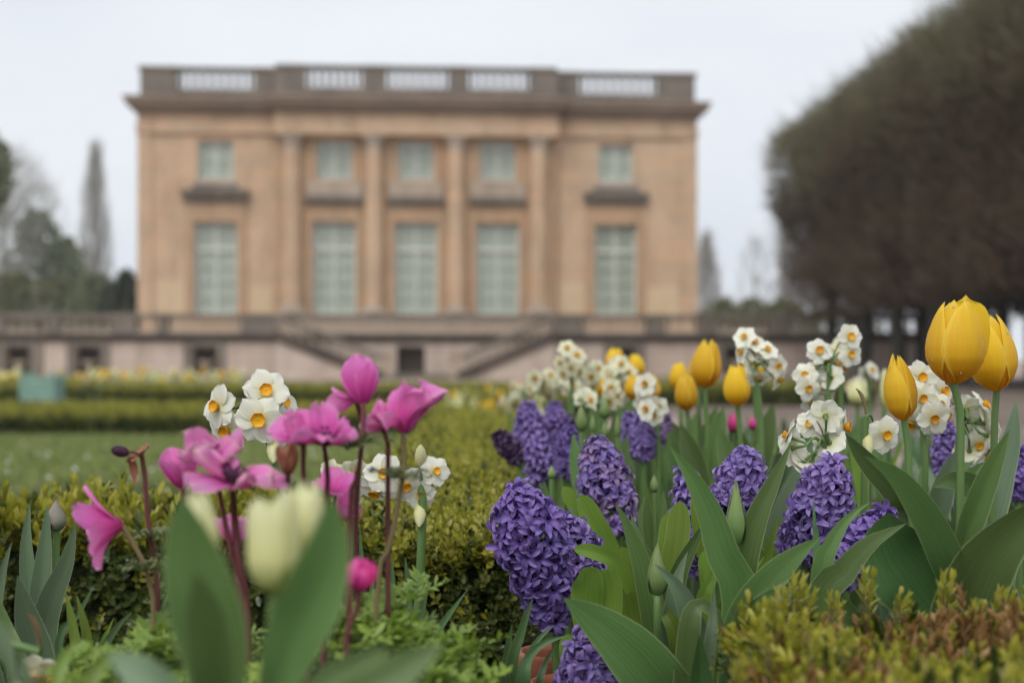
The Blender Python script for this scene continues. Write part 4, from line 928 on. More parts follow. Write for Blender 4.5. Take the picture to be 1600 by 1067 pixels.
def frond(parent, p0, d, L, mat, name, q, joined=None):
    """one finely cut leaflet: a midrib with narrow pointed lobes"""
    g = joined or Geo(); d = unit(d); R = frame(d); s = R[:, 0]; up = np.cross(s, d); up = up if up[2] > 0 else -up; V, Q = [], []
    k = 5
    for i in range(k):
        t = (i + .6) / k; c = p0 + d * L * t - up * .25 * L * t * t
        for sg in (-1, 1):
            l = L * (.52 - .28 * t) * (.8 + .4 * q.random()); dd = unit(d * .75 + s * sg + up * .35 * q.normal()); w = L * .085; x = np.cross(dd, up)
            n0 = len(V); m_ = c + dd * l * .6; V += [c - x * w * .5, c + x * w * .5, m_ + x * w, m_ - x * w, c + dd * l + up * L * .08 * q.normal()]; Q += [(n0, n0 + 1, n0 + 2, n0 + 3), (n0 + 3, n0 + 2, n0 + 4, n0 + 4)]
    c = p0 + d * L - up * .25 * L; n0 = len(V); w = L * .06; V += [p0 - s * w, p0 + s * w, c + s * w, c - s * w, c + d * L * .2]; Q += [(n0, n0 + 1, n0 + 2, n0 + 3), (n0 + 3, n0 + 2, n0 + 4, n0 + 4)]
    g.raw(V, [x for x in Q if len(set(x)) == 4], 0, None, q.random()); g.raw(V, [x[:3] for x in Q if len(set(x)) < 4], 0, None, q.random())
    if joined is None: return g.build(name, MT[mat], parent, smooth=False)
def frilly_clump(label, px, py, d, wpx, hpx, n, seed):
    q = np.random.default_rng(seed); c = P(px, py, d); t = thing('anemone_foliage', label, 'foliage', (c[0], d, SOIL), 'lime green anemone foliage'); g = Geo(); gs = Geo()
    for i in range(n):
        p = c + np.array([wpx / F * d * .5 * np.clip(q.normal() * .5, -1, 1), .05 * q.normal(), hpx / F * d * (q.random() - .75)])
        b = np.array([c[0] + .4 * (p[0] - c[0]), d + .02 * q.normal(), SOIL])
        gs.tube([b, (b + p) / 2 + q.normal(size=3) * .004, p], [.0011, .0008], 5, n=5)
        a0 = q.random() * 6.28
        for k in range(3):
            a = a0 + (k - 1) * 1.1; frond(None, p, np.array([math.cos(a), math.sin(a), .35 + .4 * q.random()]), .020 + .012 * q.random(), None, None, q, g)
    g.build('leaves', MT['anem_leaf'], t, smooth=False, kind='stuff'); gs.build('stalks', MT['stem'], t, kind='stuff'); return t

def px_leaf(t, pts, d, wpx, mat='tulip_leaf', base=None, **kw):
    """pts tip first in photograph pixels at distance d (or d tip, d root)"""
    d0, d1 = (d, d) if np.isscalar(d) else d; k = len(pts)
    sp = [P(x, y, d0 + (d1 - d0) * i / (k - 1)) for i, (x, y) in enumerate(pts)]
    if base is not None: sp.append(np.array(base, float))
    return leaf(t, sp, wpx / F * (d0 + d1) / 2, MT[mat], **kw)
def gx(px, d): return (px - CX) / F * d

# ------------------------------------------------------------------ yellow tulips, nearest three first
def tulip(label, cx, ytop, ybot, wpx, d, stem_px, leaves=(), mat='yellow', axis=(0, 0, 1), name='tulip', group='yellow tulips', drops=0, seed=0, base=None, cat='tulip', sr=.0036, n=16, m=9, **kw):
    bd = base or (gx(stem_px[-1][0], d), d); b = np.array([bd[0], bd[1], SOIL]); t = thing(name, label, cat, b, group)
    hb = P(cx, ybot, d) if np.isscalar(cx) else P(cx[1], ybot, d); tp = P(cx, ytop, d) if np.isscalar(cx) else P(cx[0], ytop, d); ax = tp - hb
    gr = tulip_head(t, hb, ax, np.linalg.norm(ax), wpx / 2 / F * d * .93, MT[mat], seed=seed, n=n, m=m, **kw)
    stem(t, [b] + [P(x, y, d) for x, y in stem_px[::-1]] + [hb + ax * .02], sr * 1.2, sr, MT['stem'], n=16)
    for lf in leaves: px_leaf(t, **lf)
    if drops: drops_on(t, gr, drops, seed=seed)
    return t
FRI = MT  # alias kept short for the lists below
tulip('large yellow tulip wet with rain, tallest at the right edge, one petal standing off', (1495, 1490), 470, 600, 88, 1.22, [(1500, 640), (1501, 720), (1499, 850), (1500, 950)], drops=150, seed=3, stick=1, lean=-1.62, openn=.0, n=22, m=13, sr=.0033, leaves=[
    dict(pts=[(1350, 712), (1400, 742), (1442, 795), (1476, 860), (1502, 950)], d=(1.10, 1.20), wpx=62, base=(gx(1500, 1.22), 1.22, .42), fold=.25, tw=(10, 25)),
    dict(pts=[(1388, 800), (1400, 850), (1440, 905), (1480, 975)], d=(1.19, 1.22), wpx=150, mat='tulip_leaf_dark', fold=.2, tw=(-10, 15)),  # dark leaf colour stands in for the shaded underside of the arched leaf
    dict(pts=[(1578, 671), (1552, 728), (1526, 790), (1505, 850), (1498, 930)], d=(1.17, 1.22), wpx=44, fold=.8, tw=(-25, 10)),
    dict(pts=[(1650, 770), (1600, 815), (1548, 872), (1515, 940), (1503, 1010)], d=(1.12, 1.2), wpx=112, fold=.5, tw=(15, -10), base=(gx(1500, 1.22), 1.22, .40))])
tulip('yellow tulip leaning right just behind the tallest yellow tulip', (1540, 1558), 492, 611, 74, 1.30, [(1554, 660), (1553, 740), (1550, 830)], drops=100, seed=5, lean=1.2, n=20, m=11, openn=.0, sr=.0033, leaves=[
    dict(pts=[(1588, 622), (1580, 690), (1558, 760), (1540, 850)], d=(1.36, 1.33), wpx=64, mat='tulip_leaf_grey', fold=.5, tw=(20, 5), base=(gx(1545, 1.3), 1.31, .40)),
    dict(pts=[(1498, 700), (1480, 742), (1462, 800), (1455, 870)], d=1.40, wpx=40, mat='tulip_leaf_grey', fold=.7, tw=(-30, 0)),
    dict(pts=[(1455, 760), (1500, 752), (1560, 790), (1600, 860)], d=(1.3, 1.4), wpx=46, fold=.5)])
tulip('slim closed yellow tulip in front of white narcissi left of the tallest one', (1400, 1413), 556, 657, 50, 1.24, [(1419, 700), (1421, 760), (1425, 850)], drops=18, seed=8, n=18, m=11, lean=2.0, sr=.0030, prof=([0, .06, .18, .4, .6, .8, .92, 1], [.2, .5, .85, 1, .92, .66, .42, .2]), leaves=[
    dict(pts=[(1320, 676), (1352, 716), (1402, 768), (1440, 830), (1450, 900)], d=(1.22, 1.3), wpx=46, fold=.6, tw=(30, 10)),
    dict(pts=[(1370, 800), (1400, 790), (1440, 830), (1440, 900)], d=1.27, wpx=70, mat='tulip_leaf_dark', fold=.4)])
mid = [(1108, 1101, 531, 606, 46, 1.95), (1070, 1074, 584, 642, 36, 2.0), (1059, 1062, 566, 610, 30, 2.35), (1150, 1153, 570, 636, 42, 1.9), (1181, 1179, 550, 600, 40, 2.05), (993, 994, 553, 590, 28, 2.5), (962, 960, 543, 580, 30, 2.6), (992, 992, 585, 625, 34, 2.2), (1014, 1015, 586, 626, 36, 2.25), (936, 935, 590, 618, 28, 2.6), (1098, 1090, 545, 604, 34, 2.05)]
lab = ['tallest yellow tulip of the blurred group left of centre right', 'yellow tulip standing low in front of another beside the tallest blurred one', 'small yellow tulip half hidden behind a nearer one', 'yellow tulip beside white narcissi right of the tallest blurred one', 'yellow tulip partly hidden behind a white narcissus cluster', 'small blurred yellow tulip above a pair of tulips', 'farthest blurred yellow tulip over cream narcissi', 'left yellow tulip of the pair behind a little white narcissus', 'right yellow tulip of the pair behind a little white narcissus', 'yellow tulip sunk among the cream narcissi', 'narrow yellow tulip pressed behind the tallest blurred one']
for i, (xt, xb, y0, y1, w, d) in enumerate(mid):
    tulip(lab[i], (xt, xb), y0, y1, w, d, [(xb + 3, y1 + 50), (xb + 5, y1 + 110)], seed=30 + i, n=12, m=7, drops=0, leaves=[
        dict(pts=[(xb + 30 - 60 * (i % 2), y1 + 30), (xb + 18 - 34 * (i % 2), y1 + 80), (xb + 6, y1 + 160)], d=d, wpx=34, fold=.6, n=12), dict(pts=[(xb - 38 + 70 * (i % 2), y1 + 55), (xb - 18 + 36 * (i % 2), y1 + 110), (xb + 4, y1 + 180)], d=d * .98, wpx=36, fold=.6, n=12)])
# cream tulips, near and very blurred
DN = .60
tulip('big blurred cream tulip with open tips at the front', (427, 428), 774, 925, 77, DN, [(425, 980), (420, 1060)], mat='cream', group='cream tulips at the front', seed=41, openn=.02, rag=.22, sr=.0022, n=18, m=11, prof=([0, .05, .15, .3, .45, .6, .8, .92, 1.0], [.25, .58, .86, 1.0, 1.0, .96, .92, .88, .80]), base=(gx(420, .6), .6), leaves=[
    dict(pts=[(518, 772), (512, 850), (488, 930), (455, 1010), (425, 1110)], d=(.57, .6), wpx=104, fold=.5, tw=(15, -15), mat='tulip_leaf')])
tulip('yellowish cream tulip leaning behind the large leaf right of the big cream one', (482, 470), 752, 880, 58, .63, [(466, 950), (455, 1060)], mat='cream', group='cream tulips at the front', seed=42, openn=.12, sr=.0020, base=(gx(450, .63), .63), prof=([0, .06, .18, .4, .6, .8, 1], [.25, .5, .85, 1, .95, .8, .55]))
tulip('narrow yellowish cream tulip behind the broad leaf at the left front', (306, 322), 768, 890, 54, .63, [(326, 950), (335, 1060)], mat='cream', group='cream tulips at the front', seed=43, openn=.1, sr=.0020, base=(gx(335, .63), .63), prof=([0, .06, .18, .4, .6, .8, 1], [.25, .5, .85, 1, .9, .7, .4]), leaves=[
    dict(pts=[(284, 772), (296, 850), (318, 940), (338, 1040), (345, 1140)], d=(.58, .61), wpx=118, fold=.4, tw=(-10, 12)),
    dict(pts=[(306, 893), (318, 960), (332, 1040), (340, 1130)], d=(.54, .58), wpx=82, fold=.6, tw=(10, -10), mat='tulip_leaf')])
t = thing('tulip_plant', 'very blurred low tulip leaves across the bottom front', 'tulip', (gx(560, .55), .55, SOIL))
px_leaf(t, [(692, 1004), (630, 1044), (560, 1085), (480, 1130)], (.56, .54), 66, mat='tulip_leaf', fold=.4)
px_leaf(t, [(168, 1020), (205, 1042), (255, 1080), (300, 1130)], (.56, .55), 60, mat='tulip_leaf_grey', fold=.5)
px_leaf(t, [(610, 1010), (560, 1036), (500, 1070), (450, 1120)], (.58, .55), 46, mat='tulip_leaf', fold=.5)

# ------------------------------------------------------------------ budded and leafy tulip plants of the right bed
def plant(label, px, d, leaves, bud=None, group='leafy tulip plants', name='tulip_plant', cat='tulip', z=SOIL):
    t = thing(name, label, cat, (gx(px, d), d, z), group)
    for lf in leaves:
        lf = dict(lf); lf.setdefault('base', (gx(px, d) + random.uniform(-.008, .008), d + random.uniform(-.01, .01), SOIL + .01)) if lf.pop('rooted', 1) else None; px_leaf(t, **lf)
    if bud:
        (xt, yt), (xb, yb), w, bm, db = bud; hb = P(xb, yb, db); tp = P(xt, yt, db); ax = tp - hb
        tulip_head(t, hb, ax, np.linalg.norm(ax), w / 2 / F * db, MT[bm], seed=int(xt), n=14, m=7, prof=([0, .08, .25, .45, .7, .9, 1], [.55, .8, 1, .92, .58, .24, .05]))
        stem(t, [(gx(px, d), d, SOIL), (P(xb, yb + 60, db) * [1, 1, 1]), hb], .0038, .0032, MT['stem'])
    return t
plant('tulip with a pointed green bud cupped by two long arched leaves beside the centre hyacinths', 1152, 1.22, [
    dict(pts=[(1045, 696), (1078, 742), (1108, 800), (1130, 868), (1158, 950)], d=(1.16, 1.2), wpx=62, fold=.55, tw=(20, -10)),
    dict(pts=[(1238, 688), (1212, 745), (1184, 805), (1162, 875), (1155, 950)], d=(1.2, 1.22), wpx=52, fold=.7, tw=(-25, 5)),
    dict(pts=[(1283, 838), (1245, 866), (1205, 905), (1172, 960), (1160, 1030)], d=(1.13, 1.18), wpx=74, fold=.5, tw=(20, 0), wave=.08)],
    bud=((1150, 752), (1150, 850), 30, 'budgreen', 1.21))
plant('leafy tulip with two wavy leaves crossing the hyacinth above the bronze hedge', 1285, 1.16, [
    dict(pts=[(1360, 784), (1328, 806), (1300, 850), (1284, 920)], d=(1.15, 1.16), wpx=44, fold=.7, tw=(25, 0), wave=.08),
    dict(pts=[(1417, 817), (1360, 848), (1318, 895), (1285, 955)], d=(1.13, 1.15), wpx=58, fold=.45, tw=(15, 0), wave=.08),
    dict(pts=[(1270, 772), (1273, 820), (1276, 880)], d=1.2, wpx=17, mat='narc_leaf', fold=.5)])
plant('big dark tulip leaf at the left end of the bronze hedge', 1165, 1.05, [
    dict(pts=[(1255, 915), (1205, 940), (1172, 1000), (1165, 1090)], d=(1.04, 1.05), wpx=96, mat='tulip_leaf_dark', fold=.5, tw=(10, 0)),
    dict(pts=[(1240, 900), (1200, 925), (1178, 960), (1172, 1020)], d=(1.08, 1.07), wpx=44, mat='tulip_leaf', fold=.7)])
plant('tulip with one great leaf arching left over the bottom hyacinth', 1060, 1.12, [
    dict(pts=[(880, 934), (920, 962), (972, 1005), (1022, 1062), (1052, 1130)], d=(1.06, 1.12), wpx=104, fold=.3, tw=(5, -5)),
    dict(pts=[(1093, 988), (1096, 1050), (1094, 1120)], d=(1.05, 1.07), wpx=62, fold=1.0, tw=(0, 0), mat='tulip_leaf_dark'),
    dict(pts=[(1116, 912), (1114, 960), (1106, 1030)], d=1.08, wpx=28, fold=.7, mat='tulip_leaf_grey'),
    dict(pts=[(1022, 880), (1056, 914), (1078, 960), (1086, 1030)], d=(1.1, 1.12), wpx=54, fold=.7, tw=(25, -5), mat='tulip_leaf_grey'),
    dict(pts=[(1135, 1000), (1120, 960), (1090, 945), (1075, 1010)], d=1.1, wpx=44, fold=.4, mat='tulip_leaf')])
plant('tulip with a plump green bud low between bright hyacinth leaves', 1028, 1.24, [
    dict(pts=[(962, 784), (985, 832), (1006, 892), (1022, 962), (1030, 1040)], d=(1.2, 1.23), wpx=46, fold=.6, tw=(15, 0)),
    dict(pts=[(1108, 806), (1086, 845), (1062, 892), (1046, 960)], d=(1.22, 1.24), wpx=42, fold=.7, tw=(-20, 0)),
    dict(pts=[(1075, 860), (1060, 900), (1050, 960)], d=1.2, wpx=40, fold=.7, mat='tulip_leaf_grey'),
    dict(pts=[(985, 800), (1000, 850), (1020, 920)], d=1.28, wpx=34, fold=.7, mat='tulip_leaf')],
    bud=((1026, 850), (1027, 928), 30, 'budgreen', 1.165))
plant('bluish leaved tulip with a closed grey bud at the left edge', 62, 1.22, [
    dict(pts=[(47, 784), (41, 845), (47, 920), (58, 1000)], d=1.26, wpx=36, mat='tulip_leaf_grey', fold=.7, tw=(30, 0)),
    dict(pts=[(75, 786), (70, 850), (62, 930), (60, 1010)], d=1.24, wpx=42, mat='tulip_leaf_grey', fold=.7, tw=(-20, 0)),
    dict(pts=[(119, 815), (103, 880), (78, 940), (64, 1010)], d=(1.2, 1.22), wpx=48, mat='tulip_leaf_grey', fold=.6, tw=(-20, 5)),
    dict(pts=[(27, 897), (38, 950), (53, 1010), (60, 1080)], d=(1.15, 1.18), wpx=66, mat='tulip_leaf_grey', fold=.5, tw=(10, -5)),
    dict(pts=[(19, 845), (6, 885), (-8, 950), (-15, 1040)], d=1.18, wpx=30, mat='tulip_leaf_grey', fold=.6),
    dict(pts=[(-6, 925), (10, 980), (30, 1060)], d=1.1, wpx=46, mat='tulip_leaf', fold=.5)],
    bud=((88, 780), (87, 828), 29, 'budgrey', 1.25), group=None)
plant('bright green narcissus blades before the dark hedge at lower left', 125, 1.15, [
    dict(pts=[(103, 925), (115, 985), (125, 1070)], d=1.12, wpx=24, mat='hya_leaf', prof=GRS_W, fold=.5), dict(pts=[(148, 912), (122, 960), (92, 1020)], d=1.15, wpx=15, mat='narc_leaf', prof=GRS_W, fold=.5),
    dict(pts=[(207, 955), (182, 980), (162, 1015), (155, 1060)], d=1.1, wpx=22, mat='narc_leaf', prof=GRS_W, fold=.5), dict(pts=[(120, 930), (136, 1000), (132, 1080)], d=1.14, wpx=24, mat='hya_leaf', prof=GRS_W, fold=.6),
    dict(pts=[(178, 965), (158, 1010), (150, 1070)], d=1.12, wpx=16, mat='hya_leaf', prof=GRS_W, fold=.6), dict(pts=[(268, 915), (255, 945), (240, 990)], d=1.2, wpx=14, mat='narc_leaf', prof=GRS_W, fold=.6)], name='narcissus_plant', cat='narcissus', group=None)

# ------------------------------------------------------------------ hyacinths
def hy_leaves(t, lst):
    for pts, d, w in lst: px_leaf(t, pts, d, w, mat='hya_leaf', prof=STR_W, fold=.35, tw=(random.uniform(-15, 15), random.uniform(-15, 15)))
t = hyacinth('fat violet hyacinth spike leaning left over the hedge, nearest the centre', (806, 758, 1.22), (868, 975, 1.24), (gx(885, 1.26), 1.26), 66, 1.23, 104, 'purple_deep', seed=1, fs=1.0, sil=([0, .12, .3, .55, .8, .93, 1], [.42, .62, .80, 1.0, .96, .62, .15]))
hy_leaves(t, [([(912, 886), (918, 905), (916, 950), (922, 1020)], (1.17, 1.2), 52), ([(945, 888), (950, 915), (948, 960), (940, 1030)], (1.18, 1.2), 50), ([(896, 857), (930, 862), (966, 882), (985, 925)], (1.22, 1.24), 24), ([(886, 990), (893, 1030), (900, 1080)], 1.2, 36)])
t = hyacinth('violet hyacinth tucked behind the leaning one, right side showing', (885, 812, 1.33), (915, 930, 1.33), (gx(920, 1.33), 1.33), 50, 1.33, 64, 'purple', seed=2)
hy_leaves(t, [([(972, 854), (986, 918), (1002, 985), (1015, 1060)], (1.25, 1.27), 54), ([(960, 950), (975, 960), (1000, 990)], 1.3, 30), ([(1055, 975), (1075, 1005), (1090, 1050)], 1.3, 44)])
t = hyacinth('faded brownish violet hyacinth spike standing behind the leaning one', (932, 688, 1.50), (962, 832, 1.47), (gx(975, 1.48), 1.48), 50, 1.48, 82, 'purple_dusk', alt='purple', seed=3, fs=1.0)
hy_leaves(t, [([(906, 772), (928, 815), (952, 860), (972, 920)], (1.42, 1.45), 36), ([(880, 760), (905, 800), (930, 850)], 1.52, 26)])
t = hyacinth('violet hyacinth between the arched leaves of the budded tulip', (1168, 708, 1.32), (1150, 800, 1.32), (gx(1140, 1.32), 1.32), 49, 1.32, 58, 'purple', seed=4)
hy_leaves(t, [([(1063, 782), (1060, 830), (1053, 890), (1050, 960)], 1.28, 40), ([(1086, 772), (1090, 810), (1095, 870)], 1.3, 20), ([(1045, 800), (1040, 850), (1038, 910)], 1.3, 26), ([(1100, 860), (1106, 910), (1104, 960)], 1.26, 26)])
t = hyacinth('ragged violet hyacinth half hidden behind the long arched leaf', (1072, 738, 1.36), (1098, 885, 1.34), (gx(1100, 1.35), 1.35), 38, 1.35, 52, 'purple', seed=5, loose=.25)
t = hyacinth('broad violet hyacinth spike below the white narcissi right of centre', (1302, 722, 1.26), (1262, 872, 1.27), (gx(1255, 1.27), 1.27), 58, 1.265, 80, 'purple', seed=6)
hy_leaves(t, [([(1335, 690), (1345, 740), (1350, 800)], 1.45, 24)])
t = hyacinth('flopped violet hyacinth lying between two leaves above the bronze hedge', (1385, 800, 1.24), (1290, 915, 1.22), (gx(1290, 1.23), 1.23), 36, 1.23, 50, 'purple_deep', seed=7, loose=.2)
t = hyacinth('violet hyacinth spike at the very bottom under the great arching leaf', (918, 985, 1.12), (922, 1110, 1.12), (gx(925, 1.12), 1.12), 64, 1.12, 80, 'purple', seed=8, sil=([0, .2, .5, .75, .9, 1], [1, 1, .85, .6, .35, .08]))
for i, (tp, bt, r, d, mt, lb) in enumerate((((826, 632), (826, 712), 30, 2.05, 'purple', 'blurred violet hyacinth, left one of the rear pair'), ((868, 634), (862, 715), 30, 2.1, 'purple', 'blurred violet hyacinth, right one of the rear pair'), ((836, 672), (852, 752), 31, 1.85, 'purple', 'blurred violet hyacinth in front of the rear pair'),
        ((890, 672), (885, 738), 20, 1.9, 'purple_deep', 'slim blue violet hyacinth beside the rear group'), ((778, 680), (812, 715), 20, 1.95, 'black_floret', 'nearly black drooping hyacinth at the hedge'), ((1000, 655), (1005, 712), 24, 1.9, 'purple', 'blurred violet hyacinth under the small white narcissus'),
        ((985, 650), (990, 700), 18, 2.0, 'purple', 'narrow blurred violet hyacinth behind the one under the small narcissus'), ((1594, 706), (1592, 778), 26, 1.6, 'purple_deep', 'deep violet hyacinth cut by the right edge'), ((1478, 665), (1474, 735), 20, 1.65, 'purple', 'violet hyacinth behind the tall tulip stem'), ((1480, 745), (1482, 785), 20, 1.6, 'purple_deep', 'low deep violet hyacinth behind the tulip stems'), ((1040, 655), (1040, 690), 12, 2.2, 'purple_dusk', 'faint slim violet hyacinth among the narcissus leaves'), ((885, 655), (890, 700), 22, 2.2, 'black_floret', 'dark purple hyacinth in the shade behind the rear pair'))):
    hyacinth(lb, (*tp, d), (*bt, d), (gx(bt[0], d), d), r, d, 46, mt, seed=60 + i)

plant('clump of bright hyacinth leaves with no flower between the budded tulips', 1085, 1.27, [
    dict(pts=[(1128, 858), (1112, 905), (1098, 960)], d=1.25, wpx=34), dict(pts=[(1062, 905), (1075, 945), (1086, 1000)], d=1.22, wpx=36), dict(pts=[(1195, 868), (1165, 905), (1130, 960)], d=1.27, wpx=32), dict(pts=[(1010, 905), (1035, 950), (1062, 1010)], d=1.2, wpx=38), dict(pts=[(1215, 800), (1205, 850), (1180, 920)], d=1.34, wpx=30), dict(pts=[(1130, 965), (1112, 1000), (1098, 1050)], d=1.17, wpx=30)], name='hyacinth_plant', cat='hyacinth', group=None)
for o_ in [o for o in scn.objects if o.name.startswith('hyacinth_plant')]:
    for c_ in o_.children: c_.data.materials[0] = MT['hya_leaf']

# ------------------------------------------------------------------ narcissi
narcissus('white narcissus cluster with wide open blooms above the pink anemones', (396, 648), [(341, 635, -38, 5), (355, 672, -22, -18), (416, 611, 8, 12), (405, 655, 3, -3, -.012, 1.08), (438, 630, 60, 15, .02), (442, 668, 60, -10, .015)], [(420, 690), (438, 760), (448, 830)], 1.30, buds=[(427, 694, 10, -55)], base=(gx(455, 1.3), 1.3), sc=1.1)
narcissus('white narcissus with tall thick stem in front of the hedge at centre left', (655, 745), [(600, 739, 0, 3), (632, 757, 30, -25, -.01), (657, 772, 8, -15, 0, .78), (680, 736, 30, 10, 0, .78), (588, 765, -30, -50, .01), (645, 770, 20, -40, .02, .8)], [(660, 780), (658, 860), (655, 930), (650, 1000)], 1.33, buds=[(657, 722, 5, 70), (656, 795, 0, -60)], srad=.0040)
t = plant('clump of narcissus blades at the foot of the tall thick stem', 640, 1.28, [
    dict(pts=[(612, 866), (614, 930), (612, 1000)], d=1.24, wpx=16, mat='narc_leaf', prof=GRS_W), dict(pts=[(633, 870), (638, 930), (634, 1010)], d=1.25, wpx=20, mat='narc_leaf', prof=GRS_W), dict(pts=[(671, 893), (660, 950), (648, 1020)], d=1.26, wpx=16, mat='narc_leaf', prof=GRS_W),
    dict(pts=[(728, 924), (700, 962), (672, 1005), (655, 1050)], d=1.2, wpx=18, mat='narc_leaf', prof=GRS_W), dict(pts=[(682, 950), (668, 980), (655, 1030)], d=1.22, wpx=14, mat='narc_leaf', prof=GRS_W), dict(pts=[(562, 822), (566, 890), (570, 960)], d=1.3, wpx=13, mat='narc_leaf', prof=GRS_W), dict(pts=[(585, 880), (580, 930), (575, 990)], d=1.28, wpx=14, mat='narc_leaf', prof=GRS_W)], name='narcissus_plant', cat='narcissus', group=None)
narcissus('white narcissus cluster, blurred, behind the tall red anemone stem', (540, 760), [(528, 748, -30, -30, 0, .9), (545, 775, 20, -40, 0, .9), (555, 740, 10, -20, 0, .9), (535, 800, 0, -50, 0, .9), (518, 740, -40, 0, 0, .8)], [(548, 800), (552, 860)], 1.42, col_='creamwhite')
narcissus('white narcissus with many blooms seen from behind over the broad hyacinth', (1290, 700), [(1290, 650, 170, 8), (1290, 655, 20, 30, .02), (1232, 682, -110, 20), (1238, 700, -150, -10), (1296, 692, 160, -30), (1265, 662, -20, 10, .02, .8), (1252, 724, -120, -40), (1268, 722, -150, -60), (1300, 700, 30, -30, .02), (1318, 668, 70, 5, .01)], [(1293, 740), (1292, 800)], 1.32, base=(gx(1295, 1.36), 1.36), sc=.9)
narcissus('single nodding white narcissus bloom beside the slim yellow tulip', (1352, 650), [(1383, 679, 12, -5)], [(1352, 700), (1350, 770)], 1.34, buds=[(1356, 686, -10, -60)], sc=.95)
narcissus('white narcissus cluster behind the slim closed yellow tulip', (1440, 650), [(1438, 590, 12, 6), (1440, 622, 10, -4, -.01), (1466, 634, 28, 12), (1458, 653, 6, -12, -.012), (1472, 612, 40, 10, .02), (1425, 660, -40, -40, .02), (1476, 650, 60, -10, .02)], [(1446, 720), (1445, 800)], 1.38, sc=.90)
narcissus('white narcissus cluster seen from behind between the two tall tulip stems', (1500, 668), [(1536, 634, 60, 25), (1535, 655, 120, 10), (1528, 694, 8, -18), (1542, 680, 140, -10), (1548, 662, 100, 0), (1510, 640, 170, 30), (1515, 705, 160, -40), (1535, 712, 60, -40), (1545, 700, 80, -20)], [(1496, 720), (1497, 800)], 1.42, base=(gx(1495, 1.44), 1.44), sc=.9)
narcissus('upright white narcissus cluster with two blooms highest at its right', (1296, 575), [(1328, 526, 8, 5), (1329, 553, 10, -5), (1280, 548, -5, 10), (1291, 562, 15, -10, .02, .85), (1258, 586, -15, 5), (1262, 606, 8, -8, -.01), (1273, 575, -60, 20, .02), (1300, 590, 150, -20), (1283, 600, 40, -40, .01), (1270, 628, -10, -40, .01), (1305, 570, 90, 20, .02), (1285, 620, 20, -60, .02)], [(1294, 640), (1292, 700)], 1.62, sc=.80)
narcissus('pale blurred narcissus cluster half hidden by a yellow tulip', (1180, 575), [(1164, 528, -30, 25), (1160, 550, -70, 5), (1182, 548, 10, 10), (1214, 572, 30, 0), (1192, 562, 120, 20, .02), (1172, 570, -120, -10), (1216, 592, 60, -30), (1185, 590, 0, -50), (1178, 536, 20, 40), (1198, 548, 20, 40)], [(1188, 640), (1190, 700)], 1.78, sc=.82, far=True, col_='white')
def far_cluster(label, px, py, d, n, wpx, hpx, c='creamwhite', seed=0, sc=.80):
    q = np.random.default_rng(seed); fl = []
    for i in range(n):
        a = q.random() * 6.28; r = math.sqrt(q.random()); x, y = px + wpx * r * math.cos(a), py + hpx * r * math.sin(a)
        fl.append((x, y, 60 * math.cos(a) * r + q.normal() * 25, -40 * math.sin(a) * r + q.normal() * 15, .03 * q.normal(), .85 + .3 * q.random()))
    return narcissus(label, (px, py + hpx * .3), fl, [(px + 2, py + hpx + 40), (px + 3, py + hpx + 90)], d, col_=c, far=True, sc=sc, spathe=False)
for i, (px, py, d, n, w, h, lb) in enumerate(((892, 568, 2.35, 9, 20, 26, 'tallest blurred cream narcissus left of the yellow tulips'), (926, 580, 2.3, 5, 12, 14, 'small blurred cream narcissus right of the tallest cream one'), (855, 600, 2.6, 10, 24, 22, 'blurred cream narcissus cluster above the violet pair, left half'), (888, 610, 2.5, 10, 24, 20, 'blurred cream narcissus cluster above the violet pair, right half'), (822, 612, 2.9, 9, 22, 16, 'faint cream narcissus cluster at the left end of the bed'), (967, 588, 2.3, 9, 18, 22, 'blurred greenish white narcissus in front of the farthest yellow tulip'), (958, 618, 2.2, 6, 16, 14, 'low greenish white narcissus under the farthest yellow tulip'),
        (1012, 606, 1.95, 4, 10, 10, 'little white narcissus in front of the pair of yellow tulips'), (1006, 626, 1.95, 3, 10, 6, 'little white narcissus just below the pair of yellow tulips'), (1026, 640, 1.9, 5, 20, 14, 'white narcissus cluster above the blurred violet hyacinth'), (1340, 612, 2.6, 4, 16, 16, 'pale blurred narcissus between the upright cluster and slim tulip'), (1356, 582, 2.4, 3, 14, 8, 'two faint white blooms right of the upright narcissus cluster'), (1312, 560, 1.9, 5, 14, 20, 'white narcissus behind the upright cluster'), (795, 622, 3.2, 6, 14, 14, 'faint cream narcissus beside the end of the running hedge'), (912, 628, 2.1, 5, 12, 10, 'low cream narcissus behind the budded tulips'))):
    far_cluster(lb, px, py, d, n, w, h, seed=90 + i, c='white' if i in (7, 8, 9, 11) else 'creamwhite')
